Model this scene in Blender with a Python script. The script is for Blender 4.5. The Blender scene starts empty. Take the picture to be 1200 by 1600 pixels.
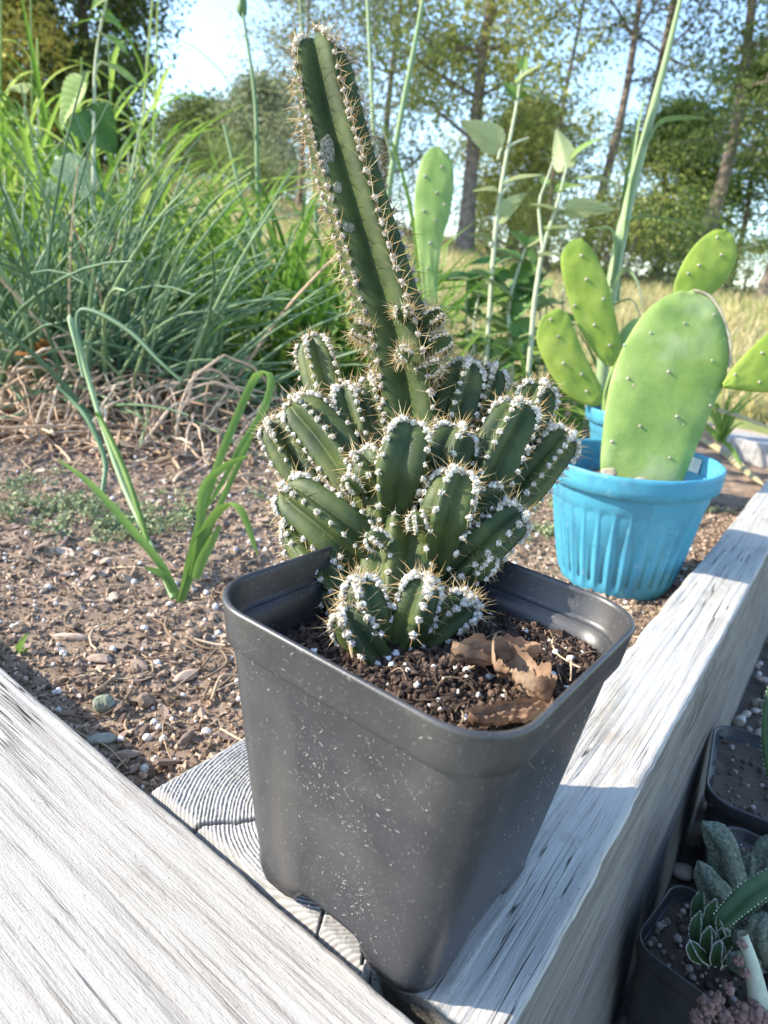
import bpy, math, random
import numpy as np
from mathutils import Vector, Matrix
from mathutils.bvhtree import BVHTree
R = np.random.RandomState(7)
random.seed(7)
scene = bpy.context.scene
COL = scene.collection
A = np.array
rad = math.radians

# ------------------------------------------------------------------ camera
F_PX, PITCH, ROLL = 1079.7, 0.3290, 0.1253          # focal length for a 1200x1600 frame
CAM = A([-0.0086, -0.1241, 0.1609])
_fw = A([0, math.cos(PITCH), -math.sin(PITCH)]); _up = A([0, math.sin(PITCH), math.cos(PITCH)]); _rt = A([1.0, 0, 0])
RT = math.cos(ROLL) * _rt + math.sin(ROLL) * _up
UP = -math.sin(ROLL) * _rt + math.cos(ROLL) * _up
FW = _fw
cd = bpy.data.cameras.new('camera'); cam = bpy.data.objects.new('camera', cd); COL.objects.link(cam)
cam.matrix_world = Matrix(((RT[0], UP[0], -FW[0], CAM[0]), (RT[1], UP[1], -FW[1], CAM[1]), (RT[2], UP[2], -FW[2], CAM[2]), (0, 0, 0, 1)))
cd.sensor_width = 36; cd.lens = F_PX / 1600 * 36; cd.clip_start = 0.005; cd.clip_end = 2000
cd.dof.use_dof = True; cd.dof.focus_distance = 0.215; cd.dof.aperture_fstop = 21
scene.camera = cam

# ------------------------------------------------------------------ light
SUN_EL = rad(31)
SUN = A([-math.cos(SUN_EL) * 0.9995, -math.cos(SUN_EL) * 0.03, math.sin(SUN_EL)])
w = bpy.data.worlds.new('World'); scene.world = w; w.use_nodes = True
wn = w.node_tree; bg = wn.nodes['Background']
sky = wn.nodes.new('ShaderNodeTexSky'); sky.sky_type = 'NISHITA'; sky.sun_disc = False
sky.sun_elevation = SUN_EL; sky.sun_rotation = math.atan2(SUN[0], SUN[1]) % (2 * math.pi)
sky.air_density = 1.0; sky.dust_density = 0.5; sky.ozone_density = 2.0
wn.links.new(sky.outputs[0], bg.inputs[0]); bg.inputs[1].default_value = 0.15
sl = bpy.data.lights.new('sun', 'SUN'); sl.energy = 3.2; sl.angle = rad(0.53); sl.color = (1, 0.915, 0.77)
so = bpy.data.objects.new('sun', sl); COL.objects.link(so)
so.rotation_mode = 'QUATERNION'; so.rotation_quaternion = Vector(-SUN).to_track_quat('-Z', 'Y'); so.location = (-3, 0, 3)
vs = scene.view_settings; vs.view_transform = 'Standard'; vs.look = 'None'; vs.gamma = 1; vs.use_curve_mapping = False
vs.exposure = 1.72

# ------------------------------------------------------------------ layout helpers
def ray(x, y): return FW + RT * (x - 600) / F_PX - UP * (y - 800) / F_PX
def AD(x, y, d): return CAM + ray(x, y) * d
def AT(x, y, z):
    r = ray(x, y); return CAM + r * ((z - CAM[2]) / r[2])
def unit(v): v = A(v, float); return v / (np.linalg.norm(v) + 1e-12)
def catmull(P, n):
    P = A(P, float)
    if len(P) < 3:
        t = np.linspace(0, 1, n)[:, None]; return P[0] * (1 - t) + P[-1] * t
    Q = np.vstack([2 * P[0] - P[1], P, 2 * P[-1] - P[-2]])
    out = []
    for s in np.linspace(0, len(P) - 1 - 1e-6, n):
        i = int(s); t = s - i
        a, b, c, d = Q[i], Q[i + 1], Q[i + 2], Q[i + 3]
        out.append(.5 * (2 * b + (c - a) * t + (2 * a - 5 * b + 4 * c - d) * t * t + (3 * b - a - 3 * c + d) * t ** 3))
    return A(out)
def PP(pts, n=14): return catmull([AD(*p) for p in pts], n)

_T = R.rand(256, 256).astype(np.float64)
def vn(x, y):
    x = np.asarray(x, float); y = np.asarray(y, float)
    xi = np.floor(x).astype(int); yi = np.floor(y).astype(int); fx = x - xi; fy = y - yi
    fx = fx * fx * (3 - 2 * fx); fy = fy * fy * (3 - 2 * fy)
    a = _T[xi & 255, yi & 255]; b = _T[(xi + 1) & 255, yi & 255]; c = _T[xi & 255, (yi + 1) & 255]; d = _T[(xi + 1) & 255, (yi + 1) & 255]
    return (a * (1 - fx) + b * fx) * (1 - fy) + (c * (1 - fx) + d * fx) * fy - .5
def fbm(x, y, o=4):
    s = 0; a = 1
    for k in range(o):
        s = s + a * vn(x * 2 ** k + 17.3 * k, y * 2 ** k - 9.1 * k); a *= .5
    return s

# ------------------------------------------------------------------ object helpers
def mesh(name, V, Fs, mats, smooth=True, midx=None):
    V = np.ascontiguousarray(V, dtype=np.float32)
    if not isinstance(Fs, (list, tuple)): Fs = [Fs]
    Fs = [np.asarray(f, np.int32) for f in Fs if len(f)]
    me = bpy.data.meshes.new(name)
    me.vertices.add(len(V)); me.vertices.foreach_set('co', V.ravel())
    cnt = np.concatenate([np.full(len(f), f.shape[1], np.int32) for f in Fs])
    loops = np.concatenate([f.ravel() for f in Fs])
    me.loops.add(len(loops)); me.loops.foreach_set('vertex_index', loops)
    me.polygons.add(len(cnt))
    st = np.concatenate([[0], np.cumsum(cnt)[:-1]]).astype(np.int32)
    me.polygons.foreach_set('loop_start', st); me.polygons.foreach_set('loop_total', cnt)
    me.polygons.foreach_set('use_smooth', np.full(len(cnt), smooth, bool))
    for m in (mats if isinstance(mats, (list, tuple)) else [mats]): me.materials.append(m)
    if midx is not None: me.polygons.foreach_set('material_index', np.asarray(midx, np.int32))
    me.update(calc_edges=True)
    return me
def wloc(o):
    s = np.zeros(3)
    while o is not None:
        s += A(o.location); o = o.parent
    return s
def obj(name, V, Fs, mats, parent=None, smooth=True, local=False, kind=None, midx=None):
    V = A(V, float)
    if parent is not None and not local: V = V - wloc(parent)
    o = bpy.data.objects.new(name, mesh(name, V, Fs, mats, smooth, midx)); COL.objects.link(o)
    if parent is not None: o.parent = parent
    if kind: o['kind'] = kind
    return o
def tag(o, label, cat, group=None, kind=None):
    o['label'] = label; o['category'] = cat
    if group: o['group'] = group
    if kind: o['kind'] = kind
    return o
def thing(name, label, cat, loc=(0, 0, 0), rz=0, group=None):
    o = bpy.data.objects.new(name, None); COL.objects.link(o); o.empty_display_size = .01
    o.location = loc; o.rotation_euler = (0, 0, rz)
    return tag(o, label, cat, group)
def kids(o): return [c for c in COL.objects if c.parent == o]

def hit(o, px, py):
    me = o.data; V = np.empty(len(me.vertices) * 3); me.vertices.foreach_get('co', V); V = V.reshape(-1, 3) + wloc(o)
    bv = BVHTree.FromPolygons(V.tolist(), [list(p.vertices) for p in me.polygons]); loc, nr_, idx, ds = bv.ray_cast(Vector(CAM), Vector(unit(ray(px, py))))
    if loc is None: return None
    nr_ = A(nr_); return A(loc), (nr_ if nr_ @ (CAM - A(loc)) > 0 else -nr_)
class MB:
    def __init__(s): s.V = []; s.F = {}; s.n = 0
    def add(s, V, F):
        F = np.asarray(F); s.F.setdefault(F.shape[1], []).append(F + s.n); s.V.append(V); s.n += len(V); return s
    def get(s): return np.vstack(s.V), [np.vstack(f) for f in s.F.values()]
    def build(s, name, m, parent=None, **k):
        V, F = s.get(); return obj(name, V, F, m, parent, **k)

def tube(P, r, sides=6):
    P = A(P, float); n = len(P); r = np.broadcast_to(np.asarray(r, float), (n,))
    T = np.gradient(P, axis=0); T /= np.linalg.norm(T, axis=1)[:, None] + 1e-12
    ref = A([0, 0, 1.]) if abs(T[0][2]) < .9 else A([1., 0, 0])
    u = np.cross(T[0], ref); u /= np.linalg.norm(u); V = []
    a = np.arange(sides) * 2 * math.pi / sides
    for i in range(n):
        u = u - T[i] * (u @ T[i]); u /= np.linalg.norm(u) + 1e-12; v = np.cross(T[i], u)
        V.append(P[i] + r[i] * (np.cos(a)[:, None] * u + np.sin(a)[:, None] * v))
    V = np.vstack(V)
    i = np.arange(n - 1)[:, None] * sides; j = np.arange(sides)[None]; k = (j + 1) % sides
    Fq = np.stack([i + j, i + k, i + sides + k, i + sides + j], -1).reshape(-1, 4)
    return V, Fq
def blade(P, wd, side=None, fold=.3):
    """strap leaf: V-shaped strip with a keel; wd = full width along the path"""
    P = A(P, float); n = len(P); wd = np.broadcast_to(np.asarray(wd, float), (n,))
    T = np.gradient(P, axis=0); T /= np.linalg.norm(T, axis=1)[:, None] + 1e-12
    s = A(side if side is not None else R.randn(3), float)
    S = s - T * (T @ s)[:, None]; S /= np.linalg.norm(S, axis=1)[:, None] + 1e-9
    N = np.cross(T, S)
    V = np.stack([P - S * wd[:, None] / 2, P + N * (wd * fold / 2)[:, None], P + S * wd[:, None] / 2], 1).reshape(-1, 3)
    i = np.arange(n - 1)[:, None] * 3; j = np.arange(2)[None]
    return V, np.stack([i + j, i + j + 1, i + j + 4, i + j + 3], -1).reshape(-1, 4)
def rots(n, up=None, tilt=None):
    """n random rotation matrices"""
    q = R.randn(n, 4); q /= np.linalg.norm(q, axis=1)[:, None]
    w_, x, y, z = q.T
    return np.stack([1 - 2 * (y * y + z * z), 2 * (x * y - z * w_), 2 * (x * z + y * w_), 2 * (x * y + z * w_), 1 - 2 * (x * x + z * z), 2 * (y * z - x * w_),
                     2 * (x * z - y * w_), 2 * (y * z + x * w_), 1 - 2 * (x * x + y * y)], -1).reshape(n, 3, 3)
def rotz_tilt(n, tilt):
    a = R.rand(n) * 6.283; c, s = np.cos(a), np.sin(a); Z = np.zeros((n, 3, 3)); Z[:, 0, 0] = c; Z[:, 0, 1] = -s; Z[:, 1, 0] = s; Z[:, 1, 1] = c; Z[:, 2, 2] = 1
    b = R.randn(n) * tilt; d = R.randn(n) * tilt
    X = np.zeros((n, 3, 3)); X[:, 0, 0] = 1; X[:, 1, 1] = np.cos(b); X[:, 1, 2] = -np.sin(b); X[:, 2, 1] = np.sin(b); X[:, 2, 2] = np.cos(b)
    Y = np.zeros((n, 3, 3)); Y[:, 1, 1] = 1; Y[:, 0, 0] = np.cos(d); Y[:, 0, 2] = np.sin(d); Y[:, 2, 0] = -np.sin(d); Y[:, 2, 2] = np.cos(d)
    return X @ Y @ Z
def scatter(V0, F0, M, T, jitter=0):
    """copies of a small shape under matrices M and offsets T, as one vertex / face array"""
    n = len(T); V = np.einsum('nij,kj->nki', M, V0) + T[:, None, :]
    if jitter: V = V + R.randn(*V.shape) * jitter
    F = F0[None] + (np.arange(n) * len(V0))[:, None, None]
    return V.reshape(-1, 3), F.reshape(-1, F0.shape[1])
def icosphere(sub):
    import bmesh
    bm = bmesh.new(); bmesh.ops.create_icosphere(bm, subdivisions=sub, radius=1)
    V = A([v.co[:] for v in bm.verts]); bm.verts.index_update(); F = A([[v.index for v in f.verts] for f in bm.faces]); bm.free(); return V, F
ICO1, ICO2, ICO3 = icosphere(1), icosphere(2), icosphere(3)
def lump(sub=2, amp=.25, fr=1.5):
    V, F = (ICO1, ICO2, ICO3)[sub - 1]
    o = R.rand(3) * 50
    d = fbm(V[:, 0] * fr + o[0] + V[:, 2] * .7, V[:, 1] * fr + o[1] - V[:, 2] * .9 * fr, 3)
    return V * (1 + amp * 2 * d)[:, None], F

# ------------------------------------------------------------------ materials
def nn(nt, t, **k):
    n = nt.nodes.new(t)
    for a, b in k.items(): setattr(n, a, b)
    return n
def proc(name, stops, scale=50, detail=6, stretch=(1, 1, 1), rough=.7, bump=0, bscale=None, bdist=.0005, transl=0, island=0, spec=.3,
         tint=None, spots=None, coat=0, nrough=.6, sss=None, back=None, bstretch=None):
    """procedural surface: noise (plus a random value per piece) through a colour ramp; optional relief, translucency, spots"""
    m = bpy.data.materials.new(name); m.use_nodes = True; nt = m.node_tree; L = nt.links.new
    b = nt.nodes['Principled BSDF']; b.inputs['Roughness'].default_value = rough; b.inputs['Specular IOR Level'].default_value = spec
    if coat: b.inputs['Coat Weight'].default_value = coat; b.inputs['Coat Roughness'].default_value = .4
    tc = nn(nt, 'ShaderNodeTexCoord')
    mp = nn(nt, 'ShaderNodeMapping'); mp.inputs['Scale'].default_value = stretch; L(tc.outputs['Object'], mp.inputs[0])
    nz = nn(nt, 'ShaderNodeTexNoise'); nz.inputs['Scale'].default_value = scale; nz.inputs['Detail'].default_value = detail; nz.inputs['Roughness'].default_value = nrough
    L(mp.outputs[0], nz.inputs['Vector'])
    fac = nz.outputs['Fac']
    if island:
        g = nn(nt, 'ShaderNodeNewGeometry'); oi = nn(nt, 'ShaderNodeObjectInfo')
        ad = nn(nt, 'ShaderNodeMath', operation='ADD'); L(g.outputs['Random Per Island'], ad.inputs[0]); L(oi.outputs['Random'], ad.inputs[1])
        fr = nn(nt, 'ShaderNodeMath', operation='FRACT'); L(ad.outputs[0], fr.inputs[0])
        mx = nn(nt, 'ShaderNodeMix'); mx.inputs[0].default_value = island; L(fac, mx.inputs[2]); L(fr.outputs[0], mx.inputs[3]); fac = mx.outputs[0]
    rp = nn(nt, 'ShaderNodeValToRGB'); el = rp.color_ramp.elements
    while len(el) < len(stops): el.new(.5)
    for e, (p, c) in zip(el, stops): e.position = p; e.color = (*c, 1)
    L(fac, rp.inputs[0]); colr = rp.outputs[0]
    for sp in (spots or []):                     # (scale, lo, hi, colour, kind)
        if sp[4] == 'vor':
            t = nn(nt, 'ShaderNodeTexVoronoi'); o = t.outputs['Distance']
        else:
            t = nn(nt, 'ShaderNodeTexNoise'); t.inputs['Detail'].default_value = 5; o = t.outputs['Fac']
        t.inputs['Scale'].default_value = sp[0]
        mp2 = nn(nt, 'ShaderNodeMapping'); mp2.inputs['Scale'].default_value = sp[5] if len(sp) > 5 else (1, 1, 1); mp2.inputs['Location'].default_value = (.37, 1.1, .6)
        L(tc.outputs['Object'], mp2.inputs[0]); L(mp2.outputs[0], t.inputs['Vector'])
        mr = nn(nt, 'ShaderNodeMapRange'); mr.inputs[1].default_value = sp[1]; mr.inputs[2].default_value = sp[2]; L(o, mr.inputs[0])
        mc = nn(nt, 'ShaderNodeMix', data_type='RGBA'); L(mr.outputs[0], mc.inputs[0]); L(colr, mc.inputs[6]); mc.inputs[7].default_value = (*sp[3], 1); colr = mc.outputs[2]
    if back:
        g2 = nn(nt, 'ShaderNodeNewGeometry'); mc = nn(nt, 'ShaderNodeMix', data_type='RGBA'); L(g2.outputs['Backfacing'], mc.inputs[0]); L(colr, mc.inputs[6]); mc.inputs[7].default_value = (*back, 1); colr = mc.outputs[2]
    L(colr, b.inputs['Base Color'])
    if sss: b.inputs['Subsurface Weight'].default_value = sss[0]; b.inputs['Subsurface Radius'].default_value = sss[1]; b.inputs['Subsurface Scale'].default_value = sss[2]
    if bump:
        nb = nn(nt, 'ShaderNodeTexNoise'); nb.inputs['Scale'].default_value = bscale or scale; nb.inputs['Detail'].default_value = 8; nb.inputs['Roughness'].default_value = .65
        mb = nn(nt, 'ShaderNodeMapping'); mb.inputs['Scale'].default_value = bstretch or stretch; L(tc.outputs['Object'], mb.inputs[0]); L(mb.outputs[0], nb.inputs['Vector'])
        bp = nn(nt, 'ShaderNodeBump'); bp.inputs['Strength'].default_value = bump; bp.inputs['Distance'].default_value = bdist; L(nb.outputs['Fac'], bp.inputs['Height']); L(bp.outputs[0], b.inputs['Normal'])
    if transl:
        tr = nn(nt, 'ShaderNodeBsdfTranslucent'); L(colr, tr.inputs[0]); ms = nn(nt, 'ShaderNodeMixShader'); ms.inputs[0].default_value = transl
        L(b.outputs[0], ms.inputs[1]); L(tr.outputs[0], ms.inputs[2]); L(ms.outputs[0], nt.nodes['Material Output'].inputs[0])
    return m
def leafm(name, a, b_, c, tr=.4, **k): return proc(name, [(.25, a), (.5, b_), (.75, c)], scale=k.pop('scale', 40), island=k.pop('island', .8), transl=tr, rough=k.pop('rough', .5), **k)

# ================================================================== GROUND, FIELD
def slope(azd): return np.interp(azd, [-180, -60, -18, 2, 10, 25, 60, 180], [0, .06, .108, .073, .056, .05, .03, 0])
def terr(x, y):
    r = np.hypot(x, y); az = np.degrees(np.arctan2(x, y))
    base = -.14 + slope(az) * np.clip(r - 2.0, 0, 26) ** 1.0
    return base + np.clip(r / 6 - .2, 0, 1) * .12 * fbm(x * .4, y * .4, 3)
rr = np.concatenate([[0.0], np.geomspace(.25, 900, 110)]); aa = np.linspace(-math.pi, math.pi, 181)[:-1]
RR, AA = np.meshgrid(rr, aa, indexing='ij'); X = RR * np.sin(AA); Y = RR * np.cos(AA)
V = np.stack([X, Y, terr(X, Y)], -1).reshape(-1, 3)
nA = len(aa); i = np.arange(len(rr) - 1)[:, None] * nA; j = np.arange(nA)[None]; k = (j + 1) % nA
m_field = proc('field_grass', [(.3, (.20, .23, .07)), (.5, (.34, .31, .13)), (.7, (.46, .37, .19))], scale=.9, detail=9, rough=.95, bump=.6, bscale=14, bdist=.05, spots=[(.25, .5, .75, (.16, .24, .05), 'n')])
obj('ground', V, np.stack([i + j, i + nA + j, i + nA + k, i + k], -1).reshape(-1, 4), m_field, kind='structure')
# tufts of dry and green grass standing in the field
m_dry = leafm('dry_grass', (.30, .30, .10), (.42, .36, .16), (.50, .40, .22), .3)
n = 26000; r_ = 2.2 + 24 * R.rand(n) ** 1.6; az = rad(-34) + rad(72) * R.rand(n); x = r_ * np.sin(az); y = r_ * np.cos(az)
bl = A([[-.5, 0, 0], [.5, 0, 0], [.25, .12, .55], [-.05, .35, 1]]); M = rotz_tilt(n, .3)
h = (.05 + .11 * R.rand(n)) * (.7 + r_ / 22); M = M * np.stack([.004 + .0012 * r_, h, h], -1)[:, None, :]
V, F = scatter(bl, A([[0, 1, 2, 3]]), M, np.stack([x, y, terr(x, y) - .01], -1)); obj('grass', V, F, m_dry, kind='stuff')

# ================================================================== TREES
m_bark = proc('bark', [(.35, (0.101, 0.081, 0.065)), (.65, (0.263, 0.213, 0.173))], scale=9, stretch=(0.900, 0.900, 0.900), rough=.9, bump=.8, bdist=.02)
LM = dict(
    dark=leafm('leaves_dark', (.075, .115, .035), (.125, .17, .05), (.19, .235, .075), .4, scale=.7, island=.75),
    mid=leafm('leaves_mid', (0.131, 0.214, 0.056), (0.214, 0.308, 0.084), (0.317, 0.392, 0.112), .35, scale=.7, island=.75),
    yellow=leafm('leaves_yellow', (0.206, 0.257, 0.061), (0.326, 0.361, 0.095), (0.497, 0.481, 0.138), .4, scale=.6, island=.75),
    gold=leafm('leaves_gold', (0.344, 0.323, 0.076), (0.537, 0.450, 0.108), (0.729, 0.558, 0.129), .4, scale=.6, island=.75),
    grey=leafm('leaves_grey', (0.157, 0.199, 0.126), (0.232, 0.272, 0.157), (0.356, 0.389, 0.210), .3, scale=.6, island=.75))
LEAF = A([[0, 0, 0], [.36, .5, .08], [0, 1, 0], [-.36, .5, .08]]); LEAFF = A([[0, 1, 2, 3]])
GUP = unit([-.05, .03, 1])               # plumb line: the bed is not quite level
def leafcloud(C, rad_, per, size):
    per = int(per * 2.3); size = size * .70
    """leaves gathered round centres C (n,3) with radii"""
    n = len(C); P = np.repeat(C, per, 0) + np.clip(R.randn(n * per, 3), -2, 2) * np.repeat(np.broadcast_to(rad_, (n,)), per)[:, None] * A([.55, .55, .4])
    s = size * (.6 + .8 * R.rand(len(P))); M = rots(len(P)) * s[:, None, None]
    return scatter(LEAF, LEAFF, M, P)
def tree(px, D, height, cr, label, mat, name='tree', lean=0., base=.25, limbs=16, per=60, size=.11, cl=.55, tr=.16, group='trees beyond the field', fork=0, zoff=0, shape=1., cat='tree', bendy=.25):
    d = ray(px, 400); az = math.atan2(d[0], d[1]); b = A([CAM[0] + D * math.sin(az), CAM[1] + D * math.cos(az), 0]); b[2] = terr(b[0], b[1]) - .05 + zoff
    t = thing(name, label, cat, b, 0, group)
    top = b + GUP * height + A([lean * height, 0, 0])
    P = catmull([b, b + (top - b) * .3 + R.randn(3) * A([bendy, bendy, 0]) * .4, b + (top - b) * .65 + R.randn(3) * A([bendy, bendy, 0]), top], 14)
    q = MB(); q.add(*tube(P, np.linspace(tr, tr * .12, 14) * (1 + .5 * np.exp(-np.arange(14) * 1.2)), 8))
    C = []; 
    for l in range(limbs):
        f = base + (1 - base) * (l + R.rand()) / limbs; s = P[int(f * 13)]
        prof = (math.sin(math.pi * min(1, (f - base) / (1 - base) * .85 + .18)) ** .7) * shape + (1 - shape) * (1 - .85 * (f - base) / (1 - base))
        a = l * 2.4 + R.rand() * .9; L_ = cr * prof * (.7 + .5 * R.rand()); upv = .15 + .5 * R.rand() + .4 * f
        e = s + A([math.cos(a), math.sin(a), upv]) * L_ * .85; m_ = (s + e) / 2 + R.randn(3) * L_ * .08 + A([0, 0, -.04 * L_])
        B = catmull([s, m_, e], 8); q.add(*tube(B, np.linspace(tr * (1 - f) * .32 + .012, .006, 8), 5))
        for u in (.45, .62, .8, 1.):
            C.append(B[int(u * 7)])
            for tw in range(2):
                s2 = B[int(u * 7)]; e2 = s2 + A([R.randn(), R.randn(), .35 * R.randn() + .15]) * L_ * .28
                q.add(*tube(catmull([s2, (s2 + e2) / 2 + R.randn(3) * .04, e2], 4), np.linspace(.013, .004, 4), 4)); C.append(e2)
    q.build('trunk', m_bark, t)
    C = A(C); V, F = leafcloud(C, cl * (.5 + .8 * R.rand(len(C))), per, size); obj('crown', V, F, mat, t)
    return t
def shrub(px, D, hgt, wid, label, mat, per=40, n=40, size=.07, group='bushes at the field edge', name='bush', zoff=0):
    d = ray(px, 400); az = math.atan2(d[0], d[1]); b = A([CAM[0] + D * math.sin(az), CAM[1] + D * math.cos(az), 0]); b[2] = terr(b[0], b[1]) - .03 + zoff
    t = thing(name, label, 'bush', b, 0, group); q = MB(); C = []
    for i in range(n):
        a = R.rand() * 6.283; f = R.rand() ** .5; h = hgt * (.15 + .85 * R.rand()) * (1 - .45 * f * f)
        e = b + A([math.cos(a) * f * wid / 2, math.sin(a) * f * wid * .35, h]); C.append(e)
        if i % 3 == 0: q.add(*tube(catmull([b + (e - b) * A([.3, .3, 0]), b + (e - b) * A([.6, .6, .5]), e], 5), np.linspace(.02, .005, 5), 4))
    q.build('stem', m_bark, t)
    V, F = leafcloud(A(C), hgt * .22 * (.6 + .8 * R.rand(n)), per, size); V[:, 2] = np.maximum(V[:, 2], terr(V[:, 0], V[:, 1])); obj('foliage', V, F, mat, t)
    return t
tree(145, 17, 8.4, 1.75, 'dense dark green broadleaf tree beside the open sky at upper left', LM['dark'], base=.08, limbs=34, per=80, cl=.6, size=.12)
tree(-15, 15, 7.2, 1.15, 'yellowing broadleaf tree left of the dense dark green tree', LM['gold'], base=.06, limbs=26, per=60, cl=.55)
tree(-70, 16, 8.5, 2.4, 'dark tree cut off by the left picture edge behind tall grass', LM['dark'], base=.08, limbs=28, per=70)
tree(725, 15, 10.5, 2.5, 'tall yellow-green tree with straight dark trunk behind the lone cactus pad', LM['yellow'], base=.24, limbs=34, per=32, tr=.15, cl=.55, size=.12, lean=-.01)
tree(590, 19, 10, 2.6, 'loose greyish tree behind the tip of the spiny cactus column', LM['grey'], base=.16, limbs=28, per=28, cl=.6, size=.12, tr=.10)
tree(462, 20, 8.0, 1.8, 'airy grey-green tree with fine twigs right of the open sky', LM['grey'], base=.2, limbs=24, per=20, cl=.5, size=.10, tr=.07)
tree(405, 25, 3.3, 1.5, 'low distant grey-green tree under the open sky', LM['grey'], base=.1, limbs=24, per=44, cl=.6, size=.14)
tree(300, 27, 2.2, 1.5, 'small distant dark tree at the foot of the open sky', LM['dark'], base=.1, limbs=20, per=44, cl=.6, size=.14)
tree(855, 18, 9.5, 1.3, 'thin nearly bare sapling against blue sky right of the tall trunk', LM['mid'], base=.35, limbs=14, per=6, tr=.07, cl=.35, name='sapling_tree')
tree(910, 17, 11, 2.6, 'leaning tree with thin dark trunk and sparse leaves', LM['grey'], base=.42, limbs=18, per=13, tr=.12, lean=.07, cl=.5, bendy=.35)
tree(965, 18, 11, 2.6, 'second leaning tree with forked dark trunk right of the sparse one', LM['dark'], base=.45, limbs=18, per=17, tr=.14, lean=.05, cl=.5, bendy=.35)
tree(1090, 16, 10, 2.4, 'dark green spreading tree above the bushes right of the leaning trunks', LM['dark'], base=.5, limbs=20, per=30, cl=.5, lean=.06)
tree(1215, 15, 8, 1.9, 'dark tree cut by the right picture edge with sky showing through', LM['dark'], base=.3, limbs=18, per=34, cl=.5)
tree(1150, 20, 5.2, 1.9, 'low dark tree behind the upper right prickly pear pad', LM['mid'], base=.3, limbs=20, per=44, tr=.1)
tree(1030, 21, 4.3, 1.7, 'mid green rounded tree behind the yellow-green bushes', LM['mid'], base=.12, limbs=28, per=54, cl=.55)
tree(800, 22, 3.9, 2.0, 'broad pale tree low behind the tall straight trunk', LM['yellow'], base=.1, limbs=28, per=50, cl=.55)
for px, D, hh, wd, lb, mt in [
    (880, 15, 2.3, 2.6, 'yellow-green bush left of the tall leek stalk', 'yellow'), (985, 14.5, 2.5, 2.4, 'yellow-green bush right behind the tall leek stalk', 'yellow'),
    (1070, 15, 2.0, 2.2, 'olive bush above the upper right prickly pear pad', 'mid'), (790, 17, 1.8, 2.6, 'pale bush between the tall trunk and the poplar shoots', 'yellow'),
    (640, 19, 2.2, 3.0, 'grey-green bush behind the lone narrow cactus pad', 'grey'), (540, 20, 2.0, 3.0, 'grey-green bush left of the spiny column', 'grey'),
    (430, 22, 1.8, 3.2, 'dull green bush under the airy tree', 'grey'), (350, 23, 1.6, 3.0, 'low dull bush under the open sky', 'mid'), (255, 22, 1.5, 2.6, 'dark low bush at the foot of the dense dark tree', 'dark'),
    (1175, 19, 1.5, 2.4, 'low pale bush at the right picture edge', 'yellow'), (930, 15.5, 1.6, 1.6, 'golden flowering bush low among the field edge bushes', 'gold')]:
    shrub(px, D, hh, wd, lb, LM[mt], n=46, per=46)

# ================================================================== RAISED BED: boards, posts, soil
YAW, W_B, Y2 = 0.5767, .0345, 0.5767 + .0436
dR = A([math.sin(YAW), math.cos(YAW), 0]); nR = A([math.cos(YAW), -math.sin(YAW), 0])
dL = A([-math.cos(Y2), math.sin(Y2), 0]); nL = A([-math.sin(Y2), -math.cos(Y2), 0])
CORNER = A([0.0, 0.0, 0.0]) 

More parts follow.
